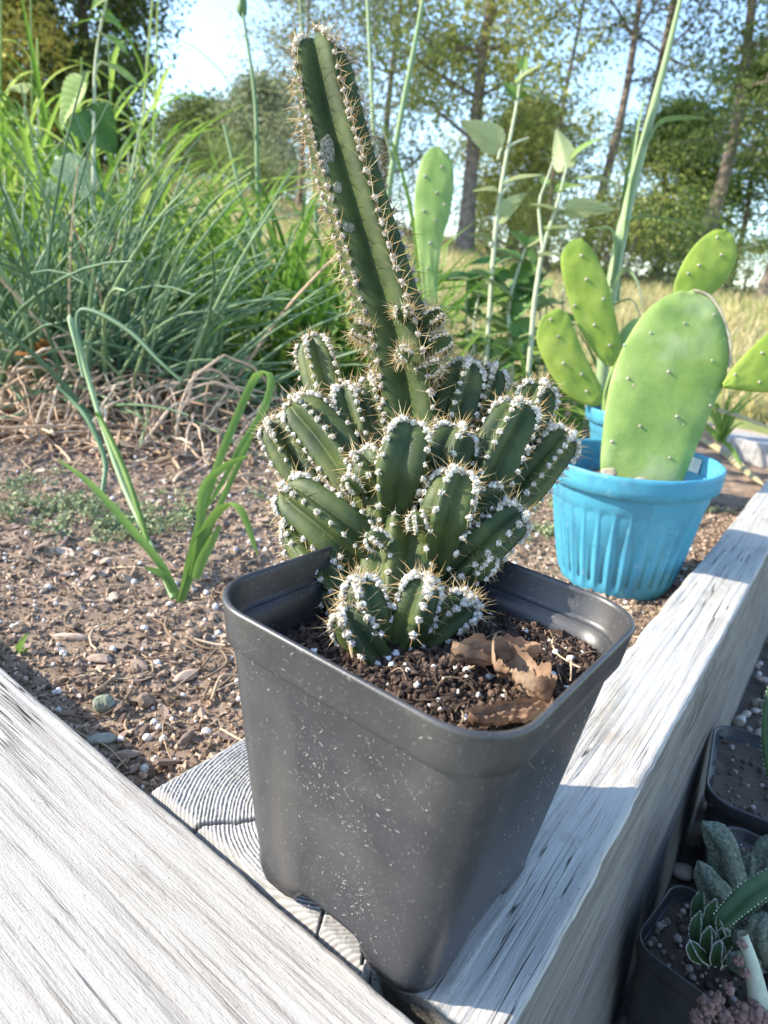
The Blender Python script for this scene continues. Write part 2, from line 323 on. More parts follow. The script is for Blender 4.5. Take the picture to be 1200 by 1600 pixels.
def wood(name, pale, midc, dark, gap=(.5, .62), side=None):
    m = bpy.data.materials.new(name); m.use_nodes = True; nt = m.node_tree; L = nt.links.new; b = nt.nodes['Principled BSDF']
    b.inputs['Roughness'].default_value = .85; b.inputs['Specular IOR Level'].default_value = .2
    tc = nn(nt, 'ShaderNodeTexCoord')
    def noise(sc, st, det=6, ro=.6):
        mp = nn(nt, 'ShaderNodeMapping'); mp.inputs['Scale'].default_value = st; L(tc.outputs['Object'], mp.inputs[0])
        t = nn(nt, 'ShaderNodeTexNoise'); t.inputs['Scale'].default_value = sc; t.inputs['Detail'].default_value = det; t.inputs['Roughness'].default_value = ro; t.inputs['Distortion'].default_value = .25
        L(mp.outputs[0], t.inputs['Vector']); return t.outputs['Fac']
    def ramp(f, st):
        r_ = nn(nt, 'ShaderNodeValToRGB'); e = r_.color_ramp.elements
        while len(e) < len(st): e.new(.5)
        for q, (p, c) in zip(e, st): q.position = p; q.color = (*c, 1)
        L(f, r_.inputs[0]); return r_.outputs[0]
    def mix(f, a, c):
        mc = nn(nt, 'ShaderNodeMix', data_type='RGBA'); L(f, mc.inputs[0]); L(a, mc.inputs[6])
        if isinstance(c, tuple): mc.inputs[7].default_value = (*c, 1)
        else: L(c, mc.inputs[7])
        return mc.outputs[2]
    def rng(f, lo, hi):
        mr = nn(nt, 'ShaderNodeMapRange'); mr.inputs[1].default_value = lo; mr.inputs[2].default_value = hi; L(f, mr.inputs[0]); return mr.outputs[0]
    fine = noise(900, (.02, 1, 1), 6, .7); broad = noise(160, (.05, 1, 1), 4); patch = noise(38, (.5, 1, 1), 6, .65)
    c = ramp(broad, [(.3, midc), (.5, pale), (.7, pale)])
    c = mix(rng(patch, .56, .68), c, tuple(A(midc) * A([.92, .88, .83])))
    c = mix(rng(fine, .50, .68), c, dark)                                     # dark grain lines
    crack = noise(230, (.018, 1, 1), 3, .5); ck = nn(nt, 'ShaderNodeMath', operation='ABSOLUTE'); sb = nn(nt, 'ShaderNodeMath', operation='SUBTRACT'); sb.inputs[1].default_value = .44; L(crack, sb.inputs[0]); L(sb.outputs[0], ck.inputs[0])
    gate = rng(noise(24, (.4, 1, 1), 2), *gap); inv = rng(ck.outputs[0], .011, .003)
    mu = nn(nt, 'ShaderNodeMath', operation='MULTIPLY'); L(inv, mu.inputs[0]); L(gate, mu.inputs[1])
    c = mix(mu.outputs[0], c, tuple(A(dark) * .25))
    speck = noise(1500, (.5, 1, 1), 3); c = mix(rng(speck, .66, .72), c, tuple(A(dark) * .6))
    L(c, b.inputs['Base Color'])
    hs = nn(nt, 'ShaderNodeMath', operation='MULTIPLY_ADD'); L(mu.outputs[0], hs.inputs[0]); hs.inputs[1].default_value = -1.6; L(fine, hs.inputs[2])
    h2 = nn(nt, 'ShaderNodeMath', operation='ADD'); L(hs.outputs[0], h2.inputs[0]); L(noise(2600, (.2, 1, 1), 3), h2.inputs[1])
    bp = nn(nt, 'ShaderNodeBump'); bp.inputs['Strength'].default_value = .55; bp.inputs['Distance'].default_value = .0006; L(h2.outputs[0], bp.inputs['Height']); L(bp.outputs[0], b.inputs['Normal'])
    return m
m_woodL = wood('bleached_wood', (.43, .405, .37), (.33, .30, .265), (.16, .138, .115), gap=(.47, .56))
m_woodR = wood('weathered_wood', (.48, .458, .42), (.39, .365, .33), (.25, .225, .195), gap=(.5, .56))
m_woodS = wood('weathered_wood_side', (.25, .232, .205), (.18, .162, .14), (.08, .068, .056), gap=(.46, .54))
m_woodF = wood('tan_wood', (.50, .38, .27), (.42, .31, .22), (.25, .18, .13))

def plank(name, label, u0, u1, wdt, hgt, m, origin, d, ndir, dense=(0, 0), tiltout=0., cat='board', amp=1., edge=.0018, mside=None):
    """board: local x along its length, y across (0..wdt, inner edge at 0), z from -hgt to 0; grain and worn edges in the mesh"""
    t = thing(name, label, cat, origin, math.atan2(d[1], d[0]))
    sgn = 1 if (-d[1] * ndir[0] + d[0] * ndir[1]) > 0 else -1
    us = np.concatenate([np.arange(u0, dense[0], .012), np.arange(dense[0], dense[1], .0007), np.arange(dense[1], u1 + .006, .012)])
    ca = np.linspace(0, math.pi / 2, 5)
    prof = [(0, -hgt), *[(0, z) for z in np.linspace(-hgt * .98, -edge * 1.2, 14)]]
    prof += [(edge - edge * math.cos(a), -edge + edge * math.sin(a)) for a in ca]
    prof += [(v, 0) for v in np.linspace(edge * 1.1, wdt - edge * 1.1, max(40, int(wdt / .0006)))]
    prof += [(wdt - edge + edge * math.sin(a), -edge + edge * math.cos(a)) for a in ca]
    prof += [(wdt, z) for z in np.linspace(-edge * 1.2, -hgt * .98, 60)] + [(wdt, -hgt)]
    prof = A(prof); n = len(prof)
    ar = np.concatenate([[0], np.cumsum(np.linalg.norm(np.diff(prof, axis=0), axis=1))])
    nm = np.gradient(prof, axis=0); nm = np.stack([-nm[:, 1], nm[:, 0]], 1); nm /= np.linalg.norm(nm, axis=1)[:, None] + 1e-9
    U, S = np.meshgrid(us, ar, indexing='ij')
    o = R.rand() * 90
    hgt_ = .00030 * fbm(S * 700 + o, U * 11, 3) + .0006 * fbm(S * 150 + o, U * 9, 3) + .0007 * fbm(S * 30 + o, U * 14, 3)
    edge_w = np.exp(-((S - ar[17]) / .004) ** 2) + np.exp(-((S - ar[-62]) / .004) ** 2)
    hgt_ = (hgt_ - edge_w * np.clip(.0012 * fbm(U * 60 + o, S * 60, 4), -.0004, .002)) * amp
    yy = prof[:, 0][None] + nm[:, 0][None] * hgt_; zz = prof[:, 1][None] + nm[:, 1][None] * hgt_
    yy = yy + tiltout * (-zz)
    V = np.stack([U, sgn * yy, zz], -1).reshape(-1, 3)
    i = np.arange(len(us) - 1)[:, None] * n; j = np.arange(n)[None]; k = (j + 1) % n
    F = np.stack([i + j, i + n + j, i + n + k, i + k], -1).reshape(-1, 4)
    if sgn > 0: F = F[:, ::-1]
    caps = [np.arange(n)[None] if sgn > 0 else np.arange(n)[None, ::-1], ((len(us) - 1) * n + np.arange(n))[None, ::-1] if sgn > 0 else ((len(us) - 1) * n + np.arange(n))[None]]
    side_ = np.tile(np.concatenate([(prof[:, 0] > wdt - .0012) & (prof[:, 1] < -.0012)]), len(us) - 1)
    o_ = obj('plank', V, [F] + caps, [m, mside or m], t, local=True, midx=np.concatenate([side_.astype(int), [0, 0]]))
    # the thing is one board: fold the mesh straight onto one object
    o_.parent = None; o_.location = t.location; o_.rotation_euler = t.rotation_euler; o_.name = 'tmp'
    lab, ct = t['label'], t['category']; bpy.data.objects.remove(t); o_.name = name; tag(o_, lab, ct)
    return o_
plank('wooden_board', 'sun-bleached white board across the lower left corner with fine dark cracks', -.13, .55, .089, .14, m_woodL, A([0, 0, .0005]) + nL * .0012, dL, nL, dense=(-.045, .21), amp=.7)
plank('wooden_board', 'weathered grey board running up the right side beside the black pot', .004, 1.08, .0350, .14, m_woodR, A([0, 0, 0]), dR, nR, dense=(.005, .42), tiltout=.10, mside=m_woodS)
FAR = dR * 1.085
plank('wooden_board', 'sunlit tan end board at the far side of the bed', -.05, 1.75, .038, .12, m_woodF, FAR + A([0, 0, -.004]), dL, -nL, dense=(0, 0))
plank('wooden_board', 'left end board of the bed hidden behind the chives', .0, 1.12, .038, .12, m_woodF, dL * .9 + A([0, 0, -.006]), dR, -nR)
bpy.data.objects.remove([o for o in COL.objects if o.get('label', '').startswith('left end board')][0])

# end grain post
def ringmat(name):
    m = proc(name, [(.3, (.34, .325, .305)), (.7, (.48, .465, .445))], scale=120, rough=.9, bump=.5, bscale=2600, bdist=.0004)
    nt = m.node_tree; L = nt.links.new; b = nt.nodes['Principled BSDF']; at = nn(nt, 'ShaderNodeAttribute', attribute_name='ring')
    old = b.inputs['Base Color'].links[0].from_socket; mc = nn(nt, 'ShaderNodeMix', data_type='RGBA'); L(at.outputs['Fac'], mc.inputs[0]); L(old, mc.inputs[6]); mc.inputs[7].default_value = (.17, .155, .14, 1); L(mc.outputs[2], b.inputs['Base Color'])
    return m
m_ring = ringmat('end_grain')
def post(name, label, origin, ex, ey, s, h, top, dense=300):
    cx, cy = .040, .034
    g = np.linspace(0, s, dense); U, Vv = np.meshgrid(g, g, indexing='ij')
    du, dv = U - cx, Vv - cy; r_ = np.hypot(du, dv) + .0007 * fbm(U * 120, Vv * 120, 3); th = np.arctan2(dv, du)
    ph = (r_ / .00120 + .5 * fbm(r_ * 500, r_ * 0 + 3, 2)); ring = .5 + .5 * np.cos(2 * math.pi * ph)
    rid = ring ** 1.3
    crk = np.zeros_like(U)
    for a0, r0, r1, wd in [(-2.75, .004, .062, .0011), (2.62, .006, .055, .0004), (-2.2, .012, .05, .0003), (2.2, .016, .06, .0004), (3.0, .02, .06, .0003), (.6, .005, .05, .0006), (-.9, .004, .06, .0006), (-2.45, .026, .05, .0004), (2.85, .03, .05, .0003)]:
        dth = np.angle(np.exp(1j * (th - a0))) * r_ + .0012 * fbm(r_ * 260 + a0 * 9, r_ * 0 + a0, 2)
        crk = np.maximum(crk, np.exp(-(dth / wd) ** 2) * (r_ > r0) * (r_ < r1))
    arc = np.exp(-((r_ - .0262) / .0005) ** 2) * (np.abs(np.angle(np.exp(1j * (th - 2.75)))) < .45); crk = np.maximum(crk, arc)
    z = rid * .00042 - crk * .0022 + .0004 * fbm(U * 60, Vv * 60, 3) + .00018 * fbm(U * 1500, Vv * 1500, 2)
    e = np.minimum(np.minimum(U, s - U), np.minimum(Vv, s - Vv)); z = z - np.clip(1 - e / .0025, 0, 1) ** 2 * .003
    P = origin + U[..., None] * ex + Vv[..., None] * ey; P = P + A([0, 0, 1.]) * (top + z)[..., None]
    V = P.reshape(-1, 3); n = dense; i = np.arange(n - 1)[:, None] * n; j = np.arange(n - 1)[None]
    F = np.stack([i + j, i + j + 1, i + n + j + 1, i + n + j], -1).reshape(-1, 4)
    b = np.concatenate([np.arange(n), np.arange(1, n) * n + n - 1, (n - 1) * n + np.arange(n - 2, -1, -1), np.arange(n - 2, 0, -1) * n])
    lo = V[b].copy(); lo[:, 2] = top - h; m_ = len(b); k = np.arange(m_); k2 = (k + 1) % m_
    F2 = np.stack([b[k], len(V) + k, len(V) + k2, b[k2]], -1)
    if np.cross(ex, ey)[2] < 0: F = F[:, ::-1]; F2 = F2[:, ::-1]
    F2 = F2[:, ::-1]
    o = obj(name, np.vstack([V, lo]), np.vstack([F, F2[:, ::-1]]), m_ring)
    at = o.data.attributes.new('ring', 'FLOAT', 'POINT'); v = np.zeros(len(V) + len(lo), np.float32)
    v[:len(V)] = np.clip((1 - ring.ravel()) ** 1.5 * .55 + crk.ravel(), 0, 1); at.data.foreach_set('value', v)
    o.location = (0, 0, 0)
    return o
eL = dL; eLp = A([dL[1], -dL[0], 0]); eLp = eLp if eLp @ dR > 0 else -eLp
tag(post('wooden_post', 'grey end-grain post top with growth rings under the black pot', A([0, 0, 0]) + eLp * .0014, eL, eLp, .089, .14, -.0015, 330), '', 'post')['label'] = 'grey end-grain post top with growth rings under the black pot'
pc = AT(1172, 712, -.03)
tag(post('wooden_post', 'short grey corner post at the far right end of the bed', dR * 1.083 - dR * .089 - nR * .0 , dL, dR, .089, .14, -.002, 60), 'short grey corner post at the far right end of the bed', 'post')

# soil of the bed: a relief sheet cut to the inside of the boards, plus what lies on it
SZ = -.031
def soilz(x, y): return SZ + .006 * fbm(x * 9, y * 9, 3) + .0035 * fbm(x * 45, y * 45, 3) + .0016 * fbm(x * 220, y * 220, 2)
m_soil = proc('soil', [(.28, (0.112, 0.079, 0.057)), (.5, (0.256, 0.184, 0.133)), (.72, (0.435, 0.325, 0.235))], scale=60, detail=10, rough=.95, bump=.9, bscale=420, bdist=.002, nrough=.7)
uu = np.concatenate([np.arange(-.004, .5, .0028), np.arange(.5, 1.6, .008)]); vv = np.concatenate([np.arange(-.004, .6, .0028), np.arange(.6, 1.09, .008)])
U, Vv = np.meshgrid(uu, vv, indexing='ij'); P = U[..., None] * dL + Vv[..., None] * dR
V = np.stack([P[..., 0], P[..., 1], soilz(P[..., 0], P[..., 1])], -1).reshape(-1, 3); n = len(vv); i = np.arange(len(uu) - 1)[:, None] * n; j = np.arange(n - 1)[None]
obj('soil', V, np.stack([i + j, i + n + j, i + n + j + 1, i + j + 1], -1).reshape(-1, 4)[:, ::-1], m_soil, kind='structure')

def inbed(n, umax, vmax, upow=1., vpow=1.):
    u = umax * R.rand(n) ** upow; v = vmax * R.rand(n) ** vpow
    P = u[:, None] * dL + v[:, None] * dR
    keep = ~((u < .09) & (v < .09)); P = P[keep]; return P[:, 0], P[:, 1]
m_crumb = proc('soil_crumbs', [(.15, (0.119, 0.085, 0.060)), (.5, (0.283, 0.206, 0.148)), (.85, (0.498, 0.371, 0.270))], scale=200, island=.85, rough=.95)
m_chip = proc('bark_chips', [(.1, (0.129, 0.093, 0.074)), (.5, (0.296, 0.219, 0.172)), (.9, (0.542, 0.418, 0.326))], scale=300, stretch=(1, 1, 1), island=.75, rough=.9, bump=.5, bdist=.0006)
m_perl = proc('perlite', [(.3, (.62, .60, .56)), (.7, (.8, .79, .77))], scale=400, island=.5, rough=.9)
OCT = (A([[1, 0, 0], [0, 1, 0], [-1, 0, 0], [0, -1, 0], [0, 0, 1], [0, 0, -1.]]), A([[0, 1, 4], [1, 2, 4], [2, 3, 4], [3, 0, 4], [1, 0, 5], [2, 1, 5], [3, 2, 5], [0, 3, 5]]))
x, y = inbed(62000, .60, .70, 1.5, 1.4); n = len(x); s = .0005 + .0021 * R.rand(n) ** 3
V, F = scatter(OCT[0], OCT[1], rots(n) * (s[:, None] * (A([1, .75, .6]) * (.7 + .6 * R.rand(n, 3))))[:, None, :], np.stack([x, y, soilz(x, y) + s * .3], -1), .0003)
obj('soil_crumbs', V, F, m_crumb, kind='stuff', smooth=False)
q = MB()
for c in [lump(2, .45, 2.6) for _ in range(5)]:
    x, y = inbed(110, .55, .65, 1.2, 1.2); n = len(x); s = .0016 + .0036 * R.rand(n) ** 2.4
    q.add(*scatter(c[0] * A([1, .85, .6]), c[1], rotz_tilt(n, .5) * s[:, None, None], np.stack([x, y, soilz(x, y) + s * .1], -1), .00012))
q.build('soil_clods', m_soil, kind='stuff', smooth=False)
def chipshape():
    V, F = lump(1, .3, 1.); V = V * A([1, .42, .16]); return V + R.randn(*V.shape) * .07, F
cs = [chipshape() for _ in range(5)]
q = MB()
for c in cs:
    x, y = inbed(300, .55, .65, 1.3, 1.2); n = len(x); s = .0018 + .0066 * R.rand(n) ** 2.6
    q.add(*scatter(c[0], c[1], rotz_tilt(n, .35) * s[:, None, None], np.stack([x, y, soilz(x, y) + s * .16], -1)))
q.build('bark_chips', m_chip, kind='stuff', smooth=False)
q = MB()
for c in [lump(2, .3, 1.6) for _ in range(3)]:
    x, y = inbed(420, .5, .5, 1.3, 1.3); n = len(x); s = .0005 + .0012 * R.rand(n) ** 2
    q.add(*scatter(c[0], c[1], rots(n) * s[:, None, None], np.stack([x, y, soilz(x, y) + s * .6], -1)))
q.build('perlite', m_perl, kind='stuff')
# thin roots and straws lying on the soil
m_straw = proc('straw', [(.2, (.20, .14, .09)), (.5, (.36, .26, .17)), (.8, (.52, .41, .28))], scale=60, island=.8, rough=.8)
q = MB()
x, y = inbed(420, .55, .6, 1.1, 1.1)
for a, b in zip(x, y):
    L_ = .008 + .03 * R.rand(); th = R.rand() * 6.28; t = np.linspace(-1, 1, 7); cu = R.randn() * .4
    px_ = a + L_ / 2 * (t * math.cos(th) - cu * t * t * math.sin(th)); py_ = b + L_ / 2 * (t * math.sin(th) + cu * t * t * math.cos(th))
    q.add(*tube(np.stack([px_, py_, soilz(px_, py_) + .0012 + .002 * R.rand() * (1 - t * t)], -1), .0002 + .0005 * R.rand(), 4))
q.build('dead_roots', m_straw, kind='stuff')

# single larger pieces that stand out on the soil
m_pebg = proc('grey_pebble', [(.3, (.20, .21, .17)), (.7, (.38, .38, .32))], scale=250, rough=.9, bump=.4, bdist=.0006)
def piece(name, px, py, size, sc, rz, m, label, cat, group=None, sub=2, amp=.25):
    V, F = lump(sub, amp, 1.3); V = V * A(sc) * size; c, s = math.cos(rz), math.sin(rz); V = V @ A([[c, s, 0], [-s, c, 0], [0, 0, 1]])
    b = AT(px, py, SZ + .002); b[2] = soilz(b[0], b[1]) + size * sc[2] * .6
    o = obj(name, V, F, m, smooth=False); o.location = b; return tag(o, label, cat, group)
m_lichen = proc('lichen_pebble', [(.3, (.16, .19, .13)), (.6, (.30, .33, .25)), (.8, (.42, .42, .36))], scale=400, rough=.95, bump=.9, bdist=.001)
piece('pebble', 163, 1102, .0042, (1, .8, .9), .3, m_lichen, 'greenish grey pebble on the soil above the bleached board', 'pebble', sub=3)
piece('stone_chip', 158, 1155, .0052, (1, .6, .35), .5, m_pebg, 'flat pale grey stone chip at the bleached board edge', 'stone')
piece('bark_piece', 288, 1052, .0075, (1, .5, .3), .9, m_chip, 'broad flat bark piece on the soil left of the black pot', 'bark')
piece('bark_piece', 155, 1028, .006, (1, .5, .3), .1, m_chip, 'reddish flat bark piece in the middle of the soil', 'bark')
piece('bark_piece', 110, 990, .0095, (1, .22, .25), .1, m_chip, 'long dark bark strip lying level on the soil', 'bark')
piece('bark_piece', 215, 1040, .0058, (1, .5, .35), -.4, m_chip, 'rounded dark bark piece between two flat ones', 'bark')
piece('bark_piece', 190, 1180, .0062, (1, .3, .3), .4, m_chip, 'dark bark sliver by the bleached board', 'bark')
piece('bark_piece', 178, 930, .0052, (1, .6, .4), 1.9, m_chip, 'upright bark scrap near the grass seedling', 'bark')
piece('bark_piece', 290, 1155, .0055, (.3, 1, .3), -.3, m_chip, 'thin bark splinter above the end-grain post', 'bark')
for k, (px, py, s) in enumerate([(225, 1201, .0019), (322, 1137, .0019), (90, 1012, .0018), (190, 1152, .0017), (225, 983, .0018), (75, 918, .0021), (288, 905, .0016), (20, 970, .0017)]):
    piece('perlite_grain', px, py, s, (1, .9, .8), 0, m_perl, 'white perlite grain on the soil ' + ['left of the end-grain post', 'above the end-grain post', 'under the reddish bark', 'by the flat stone chip', 'left of the looped roots', 'near the tan straw', 'at the seedling foot', 'at the left picture edge'][k], 'perlite', 'larger perlite grains on the soil')
# looped pale roots by the pot
t = thing('dead_root', 'pale looping dead root lying beside the black pot', 'root', AT(330, 1030, SZ))
q = MB()
for pts in [[(285, 985), (320, 1005), (362, 1010), (370, 1045), (340, 1070), (318, 1092), (330, 1060)], [(315, 1040), (340, 1010), (355, 1030), (330, 1055), (310, 1060)], [(290, 990), (330, 998), (352, 1002)], [(330, 1090), (345, 1062), (372, 1055)]]:
    W3 = A([AT(a, b, SZ + .004) for a, b in pts]); W3[:, 2] = soilz(W3[:, 0], W3[:, 1]) + .0015 + .003 * R.rand(len(W3)); q.add(*tube(catmull(W3, 26), .0007, 6))
q.build('root_strand', m_straw, t)

# ================================================================== BLACK POT, its soil, CACTUS
def rsq(h, r, n=12, zfun=None):
    """rounded square loop of half side h and corner radius r"""
    P = []
    for k, (sx, sy) in enumerate([(1, 1), (-1, 1), (-1, -1), (1, -1)]):
        for a in np.linspace(0, math.pi / 2, n): P.append((sx * (h - r) + r * math.cos(a + k * math.pi / 2), sy * (h - r) + r * math.sin(a + k * math.pi / 2)))
        nx = [(-1, 1), (-1, -1), (1, -1), (1, 1)][k]
        a_ = P[-1]; b_ = ((nx[0] * (h - r) + r * math.cos((k + 1) * math.pi / 2)), (nx[1] * (h - r) + r * math.sin((k + 1) * math.pi / 2)))
        for f in np.linspace(0, 1, 16)[1:-1]: P.append((a_[0] + (b_[0] - a_[0]) * f, a_[1] + (b_[1] - a_[1]) * f))
    return A(P)
def loft(rings, closed=False):
    n = len(rings[0]); V = np.vstack(rings); m_ = len(rings); i = np.arange(m_ - 1)[:, None] * n; j = np.arange(n)[None]; k = (j + 1) % n
    return V, np.stack([i + j, i + k, i + n + k, i + n + j], -1).reshape(-1, 4)
def ring3(h, r, z, dz=None):
    P = rsq(h, r); zz = np.full(len(P), z)
    if dz is not None: zz = zz + dz(P / h)
    return np.column_stack([P, zz])
m_plastic = proc('black_plastic', [(.3, (.025, .026, .030)), (.7, (.040, .041, .046))], scale=55, detail=7, rough=.36, spec=.5, bump=.12, bscale=900, bdist=.0003,
    spots=[(34, .48, .72, (.062, .060, .060), 'n'), (26, .56, .66, (.075, .070, .066), 'n', (1, 1, .25)), (1100, .60, .74, (.12, .118, .115), 'n')])
def pot(loc, rz, label, s=1., hs=1., m=None, group=None):
    t = thing('nursery_pot', label, 'flower pot', loc, rz, group); m = m or m_plastic
    def notch(q):
        a = np.maximum(0, 1 - np.abs(q[:, 0]) / .46) * (np.abs(q[:, 1]) > .9) + np.maximum(0, 1 - np.abs(q[:, 1]) / .46) * (np.abs(q[:, 0]) > .9)
        return np.clip(a * 3, 0, 1) ** 1.0 * .0062
    H = lambda z: .0292 + (.0384 - .0292) * z / .0757
    rg = [ring3(.0275, .007, .0009, notch), ring3(.0288, .008, 0, notch)]
    for z in (.004, .008, .012): rg.append(ring3(H(z) + (.0004 if z < .006 else 0), .0095, z, lambda q, z=z: notch(q) * max(0, 1 - z / .009)))
    for z in np.linspace(.018, .074, 12): rg.append(ring3(H(z), .0082 + .0036 * (z / .0757), z))
    rg += [ring3(.0384, .0120, .0764), ring3(.0370, .0114, .0764), ring3(.0362, .012, .070), ring3(.034, .009, .05), ring3(.0275, .008, .004), ring3(.001, .0005, .004)]
    V, F = loft(rg); V = V * A([s, s, s * hs]); obj('body', V, F, m, t, local=True)
    rg = [ring3(.0386, 0.0142, .0742), ring3(.0396, 0.0146, .0737), ring3(.0402, 0.0148, .0743), ring3(.0406, 0.0150, .078), ring3(.0410, 0.0151, .0825), ring3(.0413, 0.0152, .0838), ring3(.0411, 0.0151, .0845), ring3(.0405, 0.0147, .0848),
          ring3(.0399, 0.0144, .0845), ring3(.0396, 0.0142, .0836), ring3(.0390, 0.0140, .0775), ring3(.0384, 0.0138, .0765), ring3(.0372, 0.0110, .0762)]
    V, F = loft(rg); V = V * A([s, s, s * hs]); obj('rim', V, F, m, t, local=True)
    return t
PC = A([.0070, .0322, 0]); PYAW = .6163
mainpot = pot(PC + A([0, 0, .0009]), -PYAW, 'black square nursery pot with dusty sides holding the spiny cactus')
m_lint = proc('lint', [(.3, (.34, .33, .31)), (.7, (.60, .58, .55))], scale=200, island=.7, rough=.9)
q = MB()
for k in range(620):                                    # dust fibres clinging to the two faces in view
    f_ = k % 4 == 0; z = .004 + .079 * R.rand(); hw_ = (.0292 + .0092 * z / .0757) if z < .0745 else .0412
    cl_ = [(-.55, .052), (-.1, .055), (.15, .045), (-.3, .03), (.5, .062), (.3, .02)][k % 6]
    u = np.clip(cl_[0] + R.randn() * .16, -.74, .74) if k % 3 else (R.rand() * 1.48 - .74)
    if k % 3: z = float(np.clip(cl_[1] + R.randn() * .007, .004, .082)); hw_ = (.0292 + .0092 * z / .0757) if z < .0745 else .0412
    L_ = .0002 + .0011 * R.rand() ** 3; th = R.rand() * 6.283; t3 = np.linspace(-.5, .5, 4); cu = R.randn() * .6
    a_ = u * hw_ + L_ * (t3 * math.cos(th) + cu * t3 ** 2 * -math.sin(th)); z_ = z + L_ * (t3 * math.sin(th) + cu * t3 ** 2 * math.cos(th)); o_ = hw_ + (z_ - z) * .12 + .00012
    P = np.stack([o_, a_, z_], -1) if f_ else np.stack([a_, -o_, z_], -1); q.add(*tube(P, .00003 + .00004 * R.rand(), 3))
obj('lint', *q.get(), m_lint, mainpot, local=True, kind='stuff')
PSZ = .0690
def psz(x, y): return PSZ + .004 * fbm(x * 40, y * 40, 3) + .0018 * fbm(x * 220, y * 220, 3) - .004 * np.clip((-(x - PC[0]) * .8 + .1 * (y - PC[1])) / .04, -.3, 1)
m_psoil = proc('potting_soil', [(.3, (.022, .014, .010)), (.55, (.055, .036, .026)), (.75, (.11, .075, .055))], scale=220, detail=9, rough=.95, bump=.9, bscale=900, bdist=.001)
m_pcr = proc('potting_crumbs', [(.1, (.02, .013, .01)), (.55, (.06, .04, .03)), (.9, (.15, .10, .075))], scale=300, island=.8, rough=.95)
g = np.linspace(-.0362, .0362, 130); U, Vv = np.meshgrid(g, g, indexing='ij'); c, s = math.cos(-PYAW), math.sin(-PYAW)
def potxy(u, v):
    k_ = np.minimum(1, .0615 / (np.abs(u) + np.abs(v) + 1e-9)); u = u * k_; v = v * k_
    return PC[0] + c * u - s * v, PC[1] + s * u + c * v
X, Y = potxy(U, Vv); n = 130; i = np.arange(n - 1)[:, None] * n; j = np.arange(n - 1)[None]
ps = thing('potting_soil', 'dark crumbly potting soil inside the black pot', 'soil', (PC[0], PC[1], PSZ)); ps['kind'] = 'stuff'
o = obj('soil_surface', np.stack([X, Y, psz(X, Y)], -1).reshape(-1, 3), np.stack([i + j, i + n + j, i + n + j + 1, i + j + 1], -1).reshape(-1, 4), m_psoil, ps, kind='stuff')
def inpot(n, m=.0355):
    u = (R.rand(n) * 2 - 1) * m; v = (R.rand(n) * 2 - 1) * m; return potxy(u, v)
x, y = inpot(15000); n = len(x); sz = .00025 + .0011 * R.rand(n) ** 3.2
V, F = scatter(ICO1[0], ICO1[1], rots(n) * (sz[:, None] * A([1.2, .8, .55]) * (.7 + .6 * R.rand(n, 3)))[:, None, :], np.stack([x, y, psz(x, y) + sz * .35], -1), .00015)
obj('crumbs', V, F, m_pcr, ps, kind='stuff', smooth=False)
q = MB()
for cc in [lump(2, .35, 1.7) for _ in range(4)]:
    x, y = inpot(52, .034); n = len(x); sz = .0003 + .0008 * R.rand(n) ** 1.7
    q.add(*scatter(cc[0], cc[1], rots(n) * sz[:, None, None], np.stack([x, y, psz(x, y) + sz * .7], -1)))
q.build('perlite', m_perl, ps, kind='stuff')
q = MB()
x, y = inpot(46, .033)
for a, b in zip(x, y):
    L_ = .005 + .012 * R.rand(); th = R.rand() * 6.28; tt = np.linspace(-1, 1, 7); cu = R.randn() * .4
    px_ = a + L_ / 2 * (tt * math.cos(th) - cu * tt * tt * math.sin(th)); py_ = b + L_ / 2 * (tt * math.sin(th) + cu * tt * tt * math.cos(th))
    q.add(*tube(np.stack([px_, py_, psz(px_, py_) + .0008 + .003 * R.rand() * (1 - tt * tt)], -1), .00012 + .0002 * R.rand(), 4))
q.build('rootlets', m_straw, ps, kind='stuff')

q = MB()
x, y = inpot(160, .034)
for a, b in zip(x, y):
    L_ = .002 + .005 * R.rand(); th = R.rand() * 6.28; tt = np.linspace(-1, 1, 5); cu = R.randn() * .5
    px_ = a + L_ / 2 * (tt * math.cos(th) - cu * tt * tt * math.sin(th)); py_ = b + L_ / 2 * (tt * math.sin(th) + cu * tt * tt * math.cos(th))
    q.add(*tube(np.stack([px_, py_, psz(px_, py_) + .0006 + .0012 * R.rand()], -1), .00012 + .00025 * R.rand(), 4))
q.build('fibres', m_pcr, ps, kind='stuff')
# dried curled leaf on the potting soil
m_dead = proc('dead_leaf', [(.3, (.15, .085, .052)), (.5, (.31, .195, .12)), (.72, (.48, .35, .23))], scale=140, detail=8, rough=.8, bump=.8, bscale=420, bdist=.0008, transl=.12)
def crumple(c, L_, Wd, rz, amp, seed, curl):
    g1 = np.linspace(-1, 1, 46); g2 = np.linspace(-1, 1, 30); U, Vv = np.meshgrid(g1, g2, indexing='ij')
    prof = np.sqrt(np.clip(1 - U ** 2, 0, 1)) * (1 + .09 * fbm(U * 2 + seed, Vv, 3)); x_ = U * L_ / 2; y_ = Vv * prof * Wd / 2
    z_ = amp * (fbm(U * 2.2 + seed, Vv * 1.6 + seed, 4) + 1.1 * np.abs(fbm(U * 5 + seed, Vv * 4, 3)) - .3) * 1.2 + curl * (Vv ** 2 + .4 * U ** 2) * Wd + .0014 * np.abs(np.sin(Vv * 7 + fbm(U * 2, Vv, 2) * 3)) 
    y_ = y_ * (1 - .35 * Vv ** 2); c_, s_ = math.cos(rz), math.sin(rz)
    V = np.stack([c[0] + c_ * x_ - s_ * y_, c[1] + s_ * x_ + c_ * y_, c[2] + z_], -1).reshape(-1, 3); n = 30; i = np.arange(45)[:, None] * n; j = np.arange(29)[None]
    return V, np.stack([i + j, i + n + j, i + n + j + 1, i + j + 1], -1).reshape(-1, 4)
dl = AT(785, 1085, PSZ)
